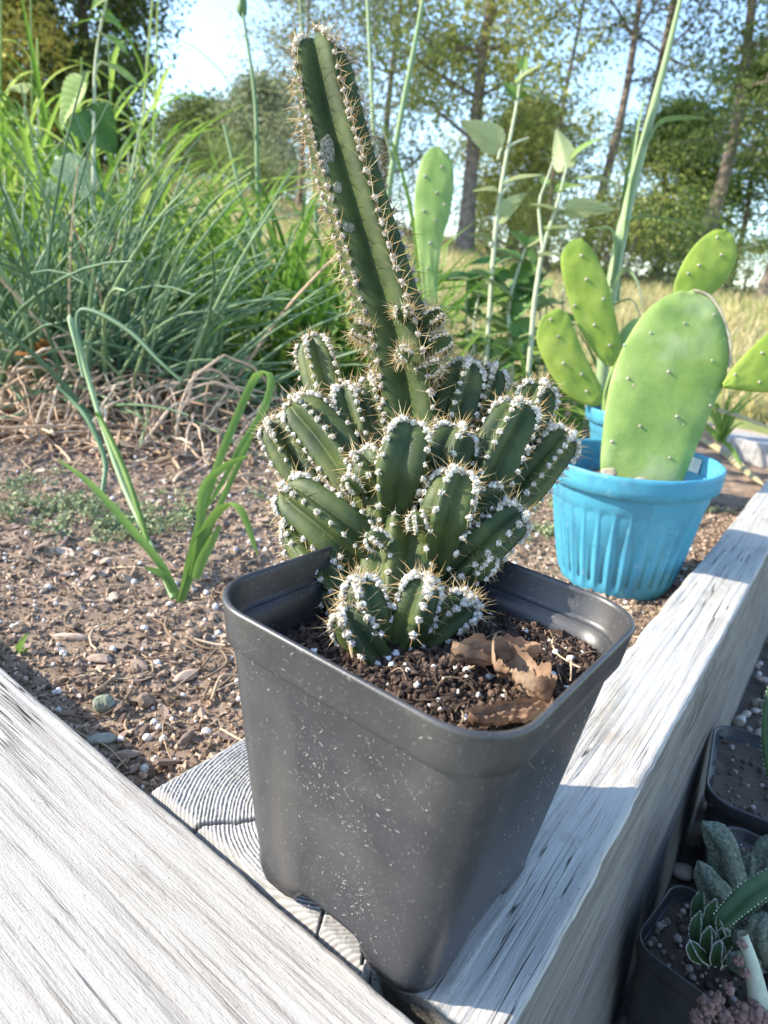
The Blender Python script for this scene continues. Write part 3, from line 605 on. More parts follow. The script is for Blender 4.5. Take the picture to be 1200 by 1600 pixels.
t = thing('dried_leaf', 'crumpled brown dried leaf lying on the potting soil', 'dried leaf', dl)
a = AT(765, 1066, PSZ); obj('leaf_lobe', *crumple(a + A([0, 0, .0050]), .024, .012, .35, .0022, 3., .30), m_dead, t)
a = AT(803, 1104, PSZ); obj('leaf_lobe', *crumple(a + A([0, 0, .0056]), .0185, .0145, -.9, .0026, 8., .34), m_dead, t)
a = AT(790, 1150, PSZ); obj('leaf_lobe', *crumple(a + A([0, 0, .0036]), .021, .008, .4, .0014, 15., .25), m_dead, t)

# ---- cactus
m_cact = proc('cactus_skin', [(.3, (.020, .038, .015)), (.5, (.046, .070, .020)), (.70, (.105, .125, .032))], scale=75, detail=6, rough=.55, spec=.3, bump=.2, bscale=700, bdist=.0004,
              spots=[(900, .70, .78, (.16, .18, .10), 'n')])
m_cact2 = proc('cactus_skin_old', [(.3, (0.020, 0.034, 0.012)), (.5, (0.036, 0.056, 0.016)), (.72, (0.066, 0.092, 0.025))], scale=65, detail=7, rough=.68, spec=.2, bump=.2, bscale=600, bdist=.0004,
              spots=[(900, .69, .76, (.20, .24, .17), 'n')])
m_scar = proc('cactus_scar', [(.35, (.04, .045, .03)), (.5, (.13, .135, .10)), (.68, (.30, .29, .23))], scale=1400, rough=.8, bump=.25, bdist=.0003)
m_wool = proc('wool', [(.3, (.54, .49, .41)), (.7, (.78, .745, .665))], scale=900, rough=.95, spec=.05, island=.3)
m_woolg = proc('wool_old', [(.3, (.42, .36, .31)), (.6, (.60, .53, .47)), (.8, (.74, .68, .62))], scale=900, rough=.95, spec=.05, island=.35)
m_spine = proc('spines', [(.2, (.42, .26, .10)), (.5, (.64, .46, .20)), (.85, (.76, .66, .42))], scale=300, island=.8, rough=.5, transl=.2)

def areole_mesh(k, old):
    mb = MB(); nf = 0; S_ = .0010 if old else .00108
    for c_ in range(8):
        d = unit(R.randn(3) * A([1, 1, .8]) + A([0, 0, .35])); V, F = ICO1; V = V * (S_ * (.34 + .2 * R.rand())) * (1 + .25 * R.randn(len(V), 1)); mb.add(V + d * S_ * (.62 if c_ else 0) * A([1, 1, .8]) + A([0, 0, .0003]), F); nf += len(F)
    n = 74; tt = R.rand(n) * 6.283; ph = R.rand(n) * 1.5                                   # woolly hairs
    D = np.stack([np.sin(ph) * np.cos(tt), np.sin(ph) * np.sin(tt), np.cos(ph)], -1)
    tri = A([[-1, 0, 0], [1, 0, 0], [0, 0, 1]])
    for d in D:
        s_ = unit(np.cross(d, R.randn(3))) * .00012; mb.add(np.stack([d * .0005 - s_, d * .0005 + s_, d * (.0009 + .0006 * R.rand()) + R.randn(3) * .0002]), A([[0, 1, 2]])); nf += 1
    nsp = 7 if old else 4
    for k_ in range(nsp):
        th = k_ * 6.283 / nsp + R.rand() * .7; ph = (.25 + .95 * R.rand()); d = A([math.sin(ph) * math.cos(th), math.sin(ph) * math.sin(th), math.cos(ph)])
        L_ = (.0032 + .0042 * R.rand()) * (1.0 if old else .72); P = A([d * .0004, d * L_ * .55 + R.randn(3) * .0001, d * L_]); V, F = tube(P, [.0001, .00008, .00001], 3); mb.add(V, F)
    V, Fl = mb.get(); mi = np.concatenate([np.zeros(len(f)) if f.shape[1] == 3 else np.ones(len(f)) for f in Fl])
    return mesh('areole', V, Fl, [m_woolg if old else m_wool, m_spine], True, mi)
AR_NEW = [areole_mesh(k, False) for k in range(7)]; AR_OLD = [areole_mesh(k, True) for k in range(7)]

def rib_shape(th, nr, phase):
    x_ = np.abs(((th - phase) / (2 * math.pi) * nr + .5) % 1 - .5) * 2                       # 0 crest .. 1 valley
    return x_
cactus = thing('fairy_castle_cactus', 'spiny dark green cactus with one tall column and many woolly side stems', 'cactus', AT(600, 1036, PSZ))
ARE = []
def stem(pts, r, nr, phase, name='stem', old=False, valley=.50, nseg=26, sp=.0042, m=None, wool=1., label=None, tipw=True, deep=1., bare=0.):
    """ribbed stem from picture points + depth; r = rib radius in metres at base, middle, tip"""
    P = PP(pts, nseg + 1); T = np.gradient(P, axis=0); T /= np.linalg.norm(T, axis=1)[:, None]
    L_ = np.sum(np.linalg.norm(np.diff(P, axis=0), axis=1)); t = np.linspace(0, 1, nseg + 1)
    t = 1 - (1 - t) ** 1.35 ; P = catmull(P, 200)[(t * 199).astype(int)]; T = np.gradient(P, axis=0) + 1e-9; T /= np.linalg.norm(T, axis=1)[:, None]
    rr_ = np.interp(t, np.linspace(0, 1, len(r)), r); cap = min(.9, r[-1] * 1.3 / L_); u = np.clip((t - (1 - cap)) / cap, 0, 1); rr_ = rr_ * np.sqrt(np.clip(1 - u ** 2.4, 0, 1)) + 1e-5
    ns = nr * 12; th = np.arange(ns) * 2 * math.pi / ns
    x_ = rib_shape(th, nr, phase); deep = deep * (.9 + .3 * R.rand()); base = 1 - (1 - valley) * deep * (np.sqrt(x_ ** 2 + .03) - .17) / .845
    back = -FW
    V = []; fr = []
    for i in range(nseg + 1):
        s_ = unit(np.cross(back, T[i])); f_ = np.cross(T[i], s_)              # s_: picture right-ish, f_: towards the camera
        fr.append((s_, f_))
        cren = 1 - .035 * (1 - x_) * (.5 - .5 * math.cos(2 * math.pi * t[i] * L_ / sp))
        rad_ = rr_[i] * base * cren * (1 + .02 * fbm(th * 1.1 + phase * 7, th * 0 + t[i] * 5, 2))
        V.append(P[i] + rad_[:, None] * (np.sin(th)[:, None] * s_ + np.cos(th)[:, None] * f_))
    V = np.vstack(V); i = np.arange(nseg)[:, None] * ns; j = np.arange(ns)[None]; k = (j + 1) % ns
    F = np.stack([i + j, i + k, i + ns + k, i + ns + j], -1).reshape(-1, 4)
    o = obj(name, V, F, m or (m_cact2 if old else m_cact), cactus)
    if label: o['label'] = label
    # areoles along every crest, crowding towards the tip
    s_pos = []; q_ = .0015
    while q_ < L_ * .985:
        s_pos.append(q_ / L_); left = L_ - q_; q_ += sp * (.8 + .4 * R.rand()) * (.48 if left < .006 else .75 if left < .012 else 1.)
    for k_ in range(nr):
        a = phase + k_ * 2 * math.pi / nr
        for f in s_pos:
            if f < bare: continue
            f = f + R.randn() * .002; idx = min(nseg, int(np.searchsorted(t, f))); i0 = max(0, idx - 1); w_ = (f - t[i0]) / (t[idx] - t[i0] + 1e-9) if idx > i0 else 0; w_ = min(1, max(0, w_))
            s_ = unit(fr[i0][0] * (1 - w_) + fr[idx][0] * w_); f_ = unit(fr[i0][1] * (1 - w_) + fr[idx][1] * w_)
            d = math.sin(a) * s_ + math.cos(a) * f_; rc = (rr_[i0] * (1 - w_) + rr_[idx] * w_) * .985
            pos = P[i0] * (1 - w_) + P[idx] * w_ + d * rc; slope_ = (rr_[i0] - rr_[idx]) / (np.linalg.norm(P[idx] - P[i0]) + 1e-6)
            nrm = unit(d + T[i0] * min(2.5, max(0, slope_)) * .9)
            near = max(0, 1 - (1 - f) * L_ / .010) if name != 'bud' else .15
            ARE.append((o, pos, nrm, wool * (.80 + .4 * R.rand() + .85 * near), old and near < .3))
    if tipw:
        for k_ in range(9):
            d = unit(R.randn(3)); ARE.append((o, P[-1] + (d - T[-1] * .5) * r[-1] * (.3 if name != 'column' else .35), unit(T[-1] + d * .6), wool * 1.25, False))
    return o
# tall column
stem([(652, 700, .232), (630, 560, .236), (591, 430, .240), (552, 300, .244), (520, 190, .247), (492, 62, .250)], [.0138, .0126, .0118, .0117, .0118, .0116], 5, -.46, 'column', True, .43, 66, .0044, wool=1.2)
# central trunk
stem([(612, 1050, .186), (618, 960, .192), (630, 840, .207), (645, 720, .222)], [.0066, .0106, .0132, .012], 6, .3, 'stem', False, .62, 26, .0042, wool=.8, tipw=False, bare=.42)
# side stems: base -> tip (picture x, y, distance), radius, ribs, turn
for pts, r, nr, ph in [
    ([(540, 700, .236), (508, 610, .240), (485, 527, .244)], (.0064, .0074, .0062), 5, .3),
    ([(575, 800, .214), (520, 700, .222), (458, 628, .228)], (.0076, .0088, .0072), 5, -.22),
    ([(500, 790, .226), (455, 715, .232), (424, 658, .236)], (.0060, .0066, .0058), 5, .2),
    ([(610, 900, .198), (530, 832, .203), (442, 762, .210)], (.0076, .0090, .0072), 5, -.12),
    ([(560, 945, .196), (510, 890, .203), (455, 815, .212)], (.0062, .0076, .0066), 5, .4),
    ([(575, 740, .224), (552, 660, .230), (537, 606, .233)], (.0058, .0064, .0058), 5, -.5),
    ([(622, 730, .226), (600, 655, .232), (583, 588, .236)], (.0062, .0074, .0062), 5, .1),
    ([(612, 815, .196), (624, 735, .198), (642, 662, .200)], (.0058, .0088, .0070), 4, .70),
    ([(672, 790, .206), (697, 720, .210), (715, 672, .213)], (.0060, .0078, .0070), 5, -.1),
    ([(690, 720, .228), (710, 640, .233), (731, 566, .237)], (.0066, .0082, .0068), 5, .12),
    ([(728, 690, .236), (752, 625, .241), (770, 573, .244)], (.0058, .0070, .0062), 5, .0),
    ([(715, 840, .208), (768, 730, .213), (818, 630, .217)], (.0078, .0092, .0074), 5, .38),
    ([(770, 760, .226), (820, 665, .231), (848, 602, .234)], (.0064, .0074, .0066), 5, .1),
    ([(745, 850, .214), (830, 748, .220), (888, 678, .224)], (.0062, .0070, .0058), 5, -.1),
    ([(672, 880, .190), (698, 805, .192), (718, 738, .194)], (.0066, .0080, .0064), 5, .50),
    ([(660, 930, .194), (745, 862, .200), (815, 800, .205)], (.0060, .0070, .0056), 5, -.2),
    ([(606, 1012, .181), (578, 960, .180), (560, 905, .181)], (.0050, .0056, .0044), 4, .1),
    ([(622, 1010, .181), (648, 958, .180), (666, 902, .181)], (.0050, .0056, .0044), 4, -.2),
    ([(606, 1034, .178), (562, 1000, .177), (538, 952, .177)], (.0052, .0056, .0044), 4, .25),
    ([(640, 1008, .184), (692, 972, .187), (738, 938, .190)], (.0050, .0052, .0042), 5, .3),
    ([(582, 985, .190), (535, 935, .197), (490, 880, .203)], (.0052, .0058, .0052), 5, .1),
    ([(640, 800, .205), (585, 740, .209), (565, 715, .212)], (.0052, .0056, .0050), 5, .3),
    ([(690, 830, .205), (745, 790, .208), (778, 775, .211)], (.0050, .0054, .0048), 5, .7)]:
    if pts[1][2] < .215: pts = [(pts[0][0], pts[0][1] + 14, pts[0][2] + (.012 if pts[0][1] < 990 else .003))] + list(pts[1:])
    stem(pts, (r[0] * .8, r[1], r[2]), nr, ph, sp=.0040 if r[1] > .006 else .0034, wool=.88, bare=.3 if pts[0][1] > 950 else .12)
# small woolly buds on the column and between the stems
for px, py, d, tx, ty, r in [(585, 525, .232, 548, 508, .0036), (668, 505, .232, 692, 487, .0034), (672, 545, .231, 706, 528, .0042), (630, 498, .226, 626, 476, .0026), (650, 590, .228, 690, 568, .0036), (640, 560, .222, 622, 548, .0026),
                             (600, 850, .190, 575, 832, .0030), (745, 900, .196, 772, 868, .0028), (560, 770, .208, 540, 745, .0028), (655, 830, .190, 650, 800, .0026)]:
    stem([(px, py, d), ((px + tx) / 2, (py + ty) / 2, d - .001), (tx, ty, d - .002)], (r * .9, r, r * .9), 5, R.rand(), 'bud', py < 600, .7, 10, .0022, wool=.66, tipw=False)
# pale scar patches on the column
colo = [o for o in COL.objects if o.name == 'column'][0]
for px, py, wx, hy, rz in [(512, 246, .0026, .0078, .25), (545, 356, .0022, .0018, 0), (528, 292, .0016, .0022, .2)]:
    h_ = hit(colo, px, py)
    if h_ is None: continue
    p, nr_ = h_; V, F = lump(3, .22, 1.6); up_ = unit(UP - nr_ * (UP @ nr_)); sd_ = np.cross(up_, nr_)
    V = p + sd_ * V[:, :1] * wx + up_ * V[:, 1:2] * hy + nr_ * (V[:, 2:] * .00014 + .00002)
    o = obj('corky_scar', V, F, m_scar, colo); o['label'] = 'grey corky scar on the tall column'
# areoles: the 295 that show largest as pieces of their stem, the others joined
def facing(a): return float(a[2] @ unit(CAM - a[1])) > -.25
vis = [a for a in ARE if facing(a)]; rest = [a for a in ARE if not facing(a)]
vis.sort(key=lambda a: np.linalg.norm(a[1] - CAM) / a[3]); colm = [a for a in vis if a[0].name == 'column']; oth = [a for a in vis if a[0].name != 'column']
single = colm[:90] + oth[:205]; rest += colm[90:] + oth[205:]
def frame(nrm):
    z = unit(nrm); x_ = unit(np.cross(z, R.randn(3))); return np.stack([x_, np.cross(z, x_), z], 1)
proto = {}
for k_, (o, pos, nrm, s_, old) in enumerate(single):
    me = (AR_OLD if old else AR_NEW)[k_ % 7]; c_ = bpy.data.objects.new('areole', me); COL.objects.link(c_); c_.parent = o
    M4 = Matrix(frame(nrm).tolist()).to_4x4(); M4.translation = Vector(pos - wloc(o)); c_.matrix_local = M4 @ Matrix.Scale(s_, 4)
byo = {}
for a in rest: byo.setdefault(a[0].name, []).append(a)
def mdata(me):
    V = np.empty(len(me.vertices) * 3); me.vertices.foreach_get('co', V); tri = A([p.vertices[:] for p in me.polygons if len(p.vertices) == 3]); qd = A([p.vertices[:] for p in me.polygons if len(p.vertices) == 4]); return V.reshape(-1, 3), tri, qd
DN = [mdata(m) for m in AR_NEW]; DO = [mdata(m) for m in AR_OLD]
for nm_, lst in byo.items():
    V_, Ft, Fq, n0 = [], [], [], 0
    for k_, (o, pos, nrm, s_, old) in enumerate(lst):
        V, ft, fq = (DO if old else DN)[k_ % 7]; V_.append(V @ (frame(nrm) * s_).T + pos); Ft.append(ft + n0); Fq.append(fq + n0); n0 += len(V)
    Ft = np.vstack(Ft); Fq = np.vstack(Fq); old = nm_ == 'column'
    obj('wool_tufts', np.vstack(V_), [Ft, Fq], [m_woolg if old else m_wool, m_spine], lst[0][0], kind='stuff', midx=np.concatenate([np.zeros(len(Ft)), np.ones(len(Fq))]))
# dead thread-like stalks in the pot
t = thing('dry_straw', 'thin dry brown stalk drooping from the cactus over the pot edge', 'stalk', AT(470, 1000, PSZ))
q = MB(); q.add(*tube(PP([(425, 970, .205), (470, 905, .21), (478, 935, .205), (472, 1010, .2)], 20), .00025, 5)); q.add(*tube(PP([(556, 1046, .176), (548, 1010, .176), (545, 990, .178)], 8), .0006, 5)); q.build('strand', m_straw, t)

# ================================================================== BLUE POTS AND PRICKLY PEARS
m_blue = proc('blue_plastic', [(.3, (.05, .26, .385)), (.7, (.075, .315, .44))], scale=30, rough=.55, spec=.4, bump=.1, bscale=500, bdist=.0004,
              spots=[(60, .52, .80, (.05, .17, .26), 'n', (1, 1, .35)), (330, .66, .74, (.035, .10, .14), 'n'), (150, .60, .78, (.16, .36, .46), 'n'), (500, .10, .05, (.04, .12, .17), 'vor')])
BTILT = rad(-4.5); ZS = 1.30
def bluepot(base, s, label, flutes=30):
    t = thing('blue_pot', label, 'flower pot', base, 0, 'blue plastic flower pots'); t.rotation_euler = (0, BTILT, 0)
    na = flutes * 8; th = np.arange(na) * 2 * math.pi / na
    prof = [(.034, .0015), (.0365, 0), (.0385, .003), (.040, .006)] + [(.0405 + .0125 * ((z - .006) / .05) ** .8, z) for z in np.linspace(.008, .052, 12)] + [(.0535, .0545), (.0540, .059), (.0545, .0625)]
    rg = []
    for r_, z in prof:
        f = np.clip((z - .006) / .003, 0, 1) * np.clip((.0515 - z) / .002, 0, 1)
        rr_ = r_ - f * .0020 * (.5 + .5 * np.cos(th * flutes)) ** .45; rg.append(np.stack([rr_ * np.cos(th), rr_ * np.sin(th), np.full(na, z)], -1))
    for r_, z in [(.0530, .0625), (.051, .05), (.04, .008), (.001, .006)]: rg.append(np.stack([r_ * np.cos(th), r_ * np.sin(th), np.full(na, z)], -1))
    V, F = loft(rg); obj('body', V * s * A([1, 1, ZS]), F, m_blue, t, local=True)
    rg = [np.stack([r_ * np.cos(th), r_ * np.sin(th), z + .0004 * fbm(th * 4 + r_ * 30, th * 0, 3)], -1) for r_, z in [(.0532, .0622), (.0575, .0612), (.0588, .0618), (.0594, .066), (.0598, .0705), (.0597, .0722), (.0588, .0728), (.0576, .0724), (.0570, .071), (.0555, .062), (.052, .0575)]]
    V, F = loft(rg); obj('rim', V * s * A([1, 1, ZS]), F, m_blue, t, local=True)
    zz = .056; rs = np.linspace(0, .0525, 14); gr = [np.stack([np.maximum(r_, 1e-4) * np.cos(th), np.maximum(r_, 1e-4) * np.sin(th), zz + .003 * fbm(r_ * np.cos(th) * 60 + 5, r_ * np.sin(th) * 60, 3)], -1) for r_ in rs[::-1]]
    V, F = loft(gr); o = obj('pot_soil', V * s * A([1, 1, ZS]), F, m_soil); o.location = base; o.rotation_euler = (0, BTILT, 0); tag(o, 'soil surface inside ' + label.split(' holding')[0].split(' standing')[0], 'soil', None, 'stuff')
    return t
BP1 = AT(958, 908, SZ - .002); BP1[2] = SZ - .002
bp1 = bluepot(BP1, 1.0, 'front blue fluted pot holding the big prickly pear pad')
BP2 = AT(985, 770, SZ); BP2[2] = SZ
bp2 = bluepot(BP2, .98, 'rear blue pot standing half hidden behind the big pad')
# torn white label stuck inside the front pot
a = AD(1072, 742, .50); th = np.linspace(-.12, .12, 6); 
pa = rad(22); rr_ = .0545
V = []; 
for tt in th:
    for z in (.060, .0705): rad__ = .0552 + (z - .062) * .16 - .0006; V.append((rad__ * math.cos(pa + tt), rad__ * math.sin(pa + tt), ZS * z))
k = np.arange(5) * 2
m_label = proc('paper', [(.4, (.55, .62, .62)), (.6, (.72, .74, .72))], scale=200, rough=.7)
lbo = obj('paper_label', A(V), np.stack([k, k + 1, k + 3, k + 2], -1), m_label); lbo.location = BP1; lbo.rotation_euler = (0, BTILT, 0)
tag(lbo, 'faded white paper label stuck inside the front blue pot', 'label')

m_pad = proc('pad_skin', [(.3, (.15, .25, .06)), (.5, (.22, .33, .085)), (.72, (.32, .41, .13))], scale=26, detail=7, rough=.62, spec=.3, bump=.45, bscale=120, bdist=.0012, transl=.14,
             spots=[(170, .66, .78, (.36, .46, .22), 'n'), (30, .5, .72, (.34, .42, .20), 'n'), (700, .68, .74, (.50, .52, .36), 'n'), (9, .55, .75, (.22, .33, .05), 'n')])
m_pad2 = proc('pad_skin_yellow', [(.3, (.20, .30, .04)), (.5, (.29, .40, .06)), (.70, (.40, .48, .10))], scale=34, detail=7, rough=.6, spec=.3, bump=.4, bscale=120, bdist=.0012, transl=.28, spots=[(26, .52, .75, (.20, .31, .05), 'n'), (500, .68, .76, (.14, .2, .05), 'n')])
m_pad3 = proc('pad_skin_far', [(.3, (.17, .28, .07)), (.5, (.24, .36, .10)), (.72, (.33, .43, .15))], scale=26, rough=.5, bump=.15, bscale=200, bdist=.0008, transl=.2)
m_areo = proc('pad_areole', [(.4, (.16, .15, .11)), (.6, (.50, .48, .40))], scale=900, rough=.9)
m_cork = proc('pad_cork', [(.4, (.36, .30, .18)), (.6, (.50, .44, .34))], scale=200, rough=.9, bump=.4)
def pad(parent, left, right, depth, m, thick=.10, lean=0., dots=(), twist=0., name='pad', label=None, n=60, scar=None, patch=None):
    """flattened pad: outlines of its two sides from base to tip; lens-shaped section, leaning out of the vertical by lean (m of depth per m up)"""
    Lp = catmull([(x, y, 0) for x, y in left], n); Rp = catmull([(x, y, 0) for x, y in right], n)
    c0 = AD(*((A(left[0]) + A(right[0])) / 2), depth)
    def w3(q): # picture point on the pad plane
        p = AD(q[0], q[1], depth); u_ = (p - c0) @ RT; v_ = (p - c0) @ UP; return AD(q[0], q[1], depth + lean * v_ + twist * u_)
    L3 = A([w3(q) for q in Lp]); R3 = A([w3(q) for q in Rp]); N = -unit(FW - UP * lean * 0)
    C = (L3 + R3) / 2; S = (R3 - L3) / 2; hw = np.linalg.norm(S, axis=1); big = hw.max()
    na = 56; a = np.arange(na) * 2 * math.pi / na
    V = []
    for i in range(n):
        tk = big * thick * 1.6 * (np.clip(hw[i] / big, 0, 1) ** .75) * (1.15 - .3 * i / n)
        sn = np.sin(a); V.append(C[i] + np.cos(a)[:, None] * S[i] + (np.sign(sn) * np.abs(sn) ** .85)[:, None] * tk * N + N[None] * (.07 * big * fbm(np.cos(a) * 1.5 + depth * 70, np.full(na, i * .12), 2))[:, None])
    V = np.vstack(V); i = np.arange(n - 1)[:, None] * na; j = np.arange(na)[None]; k = (j + 1) % na
    F = np.stack([i + j, i + k, i + na + k, i + na + j], -1).reshape(-1, 4)
    o = obj(name, V, [F, np.arange(na)[None, ::-1], ((n - 1) * na + np.arange(na))[None]], m, parent)
    if label: o['label'] = label
    front = V.reshape(n, na, 3)
    for x, y in dots:
        h_ = hit(o, x, y)
        if h_ is None: continue
        p, N = h_
        me_ = o.data; co = np.empty(len(me_.vertices) * 3); me_.vertices.foreach_get('co', co); co = co.reshape(-1, 3); q2 = p - wloc(o)
        co += N[None] * (np.exp(-(np.linalg.norm(co - q2, axis=1) / (.0042 * depth / .5)) ** 2) * (.0005) * depth / .5)[:, None]; me_.vertices.foreach_set('co', co.ravel().astype(np.float32)); p = p + N * .0003 * depth / .5
        Vl, Fl = lump(2, .3, 1.5); rs_ = .0011 * depth / .5; V2 = Vl * rs_; obj('areole', V2 + p + N * rs_ * .2, Fl, m_areo, o)
    if patch:
        for x, y, wx, hy in patch:
            h_ = hit(o, x, y)
            if h_ is None: continue
            p, nr_ = h_; Vl, Fl = lump(3, .3, 1.8); up_ = unit(UP - nr_ * (UP @ nr_)); sd_ = np.cross(up_, nr_); obj('corky_patch', p + sd_ * Vl[:, :1] * wx + up_ * Vl[:, 1:2] * hy + nr_ * (Vl[:, 2:] * .0002 + .00004), Fl, m_cork, o)
    if scar:
        P = A([w3(q) for q in scar]); obj('scarred_edge', *tube(catmull(P, 20), np.concatenate([[.0004], np.full(18, .0013), [.0004]]), 6), m_cork, o)
    return o
D1 = float((BP1 + A([0, .0, .06]) - CAM) @ FW) - .006
pp1 = thing('prickly_pear', 'prickly pear with a broad upright pad and two small pads in the front blue pot', 'cactus', BP1 + A([0, 0, .056]))
pad(pp1, [(975, 775), (940, 745), (944, 650), (958, 580), (985, 520), (1018, 478), (1055, 457), (1078, 454)], [(1035, 780), (1064, 752), (1092, 690), (1116, 630), (1134, 590), (1137, 535), (1122, 480), (1082, 454)], D1, m_pad,
    dots=[(1016, 521), (1069, 506), (1044, 581), (1112, 564), (981, 592), (1000, 666), (1057, 651), (956, 690), (1046, 716), (1109, 634), (1115, 492), (976, 540)], lean=.1, scar=[(1082, 452), (1112, 466), (1132, 503), (1141, 545), (1139, 575)], patch=[(952, 738, .0045, .0035), (1000, 748, .004, .0008), (990, 602, .0006, .0012), (1068, 664, .0005, .0009)], label='broad upright pad with dark dots and a pale scarred edge')
pad(pp1, [(1130, 598), (1150, 568), (1185, 533), (1225, 500), (1262, 490)], [(1130, 606), (1160, 611), (1205, 612), (1250, 592), (1266, 494)], D1 + .002, m_pad2, dots=[(1190, 552), (1148, 586), (1186, 597)], label='pad growing off to the right side')
pad(pp1, [(1070, 480), (1052, 454), (1066, 412), (1088, 380), (1114, 360), (1130, 358)], [(1095, 484), (1112, 462), (1136, 436), (1150, 404), (1148, 374), (1134, 359)], D1 + .022, m_pad2, dots=[(1120, 372), (1092, 415), (1126, 399), (1075, 428)], label='small rounded pad rising behind the broad one')
D2 = float((BP2 + A([0, 0, .06]) - CAM) @ FW)
pp2 = thing('prickly_pear', 'prickly pear with two yellow-green pads in the rear blue pot', 'cactus', BP2 + A([0, 0, .056]))
pad(pp2, [(948, 572), (932, 556), (904, 512), (886, 460), (876, 405), (890, 378), (906, 372)], [(958, 572), (970, 546), (964, 505), (952, 450), (938, 412), (924, 388), (910, 373)], D2 - .012, m_pad2, dots=[(908, 400), (916, 437), (898, 478), (942, 468), (928, 508), (952, 540)], label='upper yellow-green pad')
pad(pp2, [(936, 634), (918, 634), (884, 616), (856, 576), (839, 532), (846, 498), (868, 482)], [(941, 630), (940, 606), (914, 556), (895, 508), (888, 492), (880, 485), (872, 482)], D2 - .018, m_pad2, dots=[(872, 526), (880, 568), (908, 585), (860, 500), (916, 612)], label='lower left yellow-green pad')
pad(pp2, [(930, 700), (938, 660), (944, 610), (958, 560), (966, 525), (984, 502), (1000, 496)], [(1020, 700), (1040, 660), (1050, 600), (1048, 555), (1036, 520), (1020, 500), (1004, 496)], D2 + .004, m_pad3, label='dull green parent pad hidden behind the broad pad')
P3 = AT(690, 640, SZ); D3 = .78
pp3 = thing('prickly_pear', 'lone narrow upright cactus pad behind the spiny column', 'cactus', A([*AD(680, 480, D3)[:2], SZ]))
pad(pp3, [(662, 480), (656, 420), (648, 350), (648, 300), (657, 254), (672, 232), (684, 230)], [(684, 480), (684, 440), (690, 380), (703, 335), (709, 285), (705, 250), (688, 231)], D3, m_pad3, dots=[(664, 276), (682, 302), (690, 262), (662, 330), (680, 345), (672, 380), (694, 320), (668, 420)])
pad(pp3, [(640, 760), (630, 640), (640, 560), (655, 500), (668, 470)], [(720, 760), (716, 640), (704, 560), (690, 500), (676, 470)], D3 + .004, m_pad3, name='lower_pad')

# ================================================================== PLANTS IN THE BED
m_chive = leafm('chive', (.09, .165, .085), (.15, .255, .13), (.28, .39, .20), .15, scale=20, rough=.5)
m_strap = leafm('strap_leaf', (.09, .20, .03), (.16, .31, .05), (.28, .42, .09), .45, scale=12, rough=.4)
m_weed = leafm('weed_leaf', (.15, .27, .04), (.24, .38, .07), (.36, .46, .12), .5, scale=14, rough=.45)
m_scape = leafm('scape', (.13, .22, .09), (.19, .29, .13), (.27, .36, .18), .2, scale=14, rough=.45)
m_popl = proc('poplar_leaf', [(.3, (.15, .27, .06)), (.6, (.25, .38, .10)), (.8, (.33, .44, .14))], scale=60, island=.6, transl=.4, rough=.5, back=(.42, .48, .25), bump=.2, bdist=.001)
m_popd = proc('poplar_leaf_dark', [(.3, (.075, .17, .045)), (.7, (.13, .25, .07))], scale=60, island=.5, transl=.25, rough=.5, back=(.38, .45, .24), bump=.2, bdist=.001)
m_pstem = proc('poplar_stem', [(.3, (.34, .38, .24)), (.7, (.48, .51, .36))], scale=90, rough=.9)
m_curl = proc('dead_chive', [(.15, (0.339, 0.224, 0.145)), (.5, (0.605, 0.430, 0.285)), (.85, (0.799, 0.617, 0.448))], scale=40, island=.8, rough=.75, transl=.1)

def spray(base, az, L_, el, droop, n=12, wob=.0):
    """an arching leaf path that starts at base, leaves at elevation el and bends down by droop"""
    t = np.linspace(0, 1, n); ang = el - droop * t ** 1.5; st = L_ / (n - 1)
    P = [A(base, float)]; a = az
    for i in range(1, n):
        a += R.randn() * wob; P.append(P[-1] + st * A([math.sin(a) * math.cos(ang[i]), math.cos(a) * math.cos(ang[i]), math.sin(ang[i])]))
    return A(P)
def joined(parts, name, m, parent): 
    q = MB(); [q.add(*p) for p in parts]; return q.build(name, m, parent, kind='stuff')

# blue-green chive clump at the left
CB = A([*AT(120, 625, SZ)[:2], SZ])
chive = thing('chive_clump', 'large clump of thin blue-green chives with dry curled leaves at its foot', 'chives', CB)
extra = []
for k in range(400):
    b = CB + A([R.randn() * .085, R.randn() * .05, .004]); b[0] = min(b[0], CB[0] + .17)
    az = R.rand() * 6.283; el = rad(52 + 36 * R.rand()) if R.rand() < .62 else rad(8 + 50 * R.rand()); L_ = .18 + .17 * R.rand()
    if k % 3 == 0: az = rad(95) + R.randn() * .5
    P = spray(b, az, L_, el, .25 + 1.0 * R.rand() ** 1.5, 11, .05); P[:, 2] = np.maximum(P[:, 2], SZ + .006)
    V, F = tube(P, np.linspace(.0027, .0008, 11) * (.7 + .5 * R.rand()), 5)
    if k < 170: obj('leaf', V, F, m_curl if k % 13 == 5 else m_chive, chive)
    else: extra.append((V, F))
joined(extra, 'leaf_mass', m_chive, chive)
extra = []
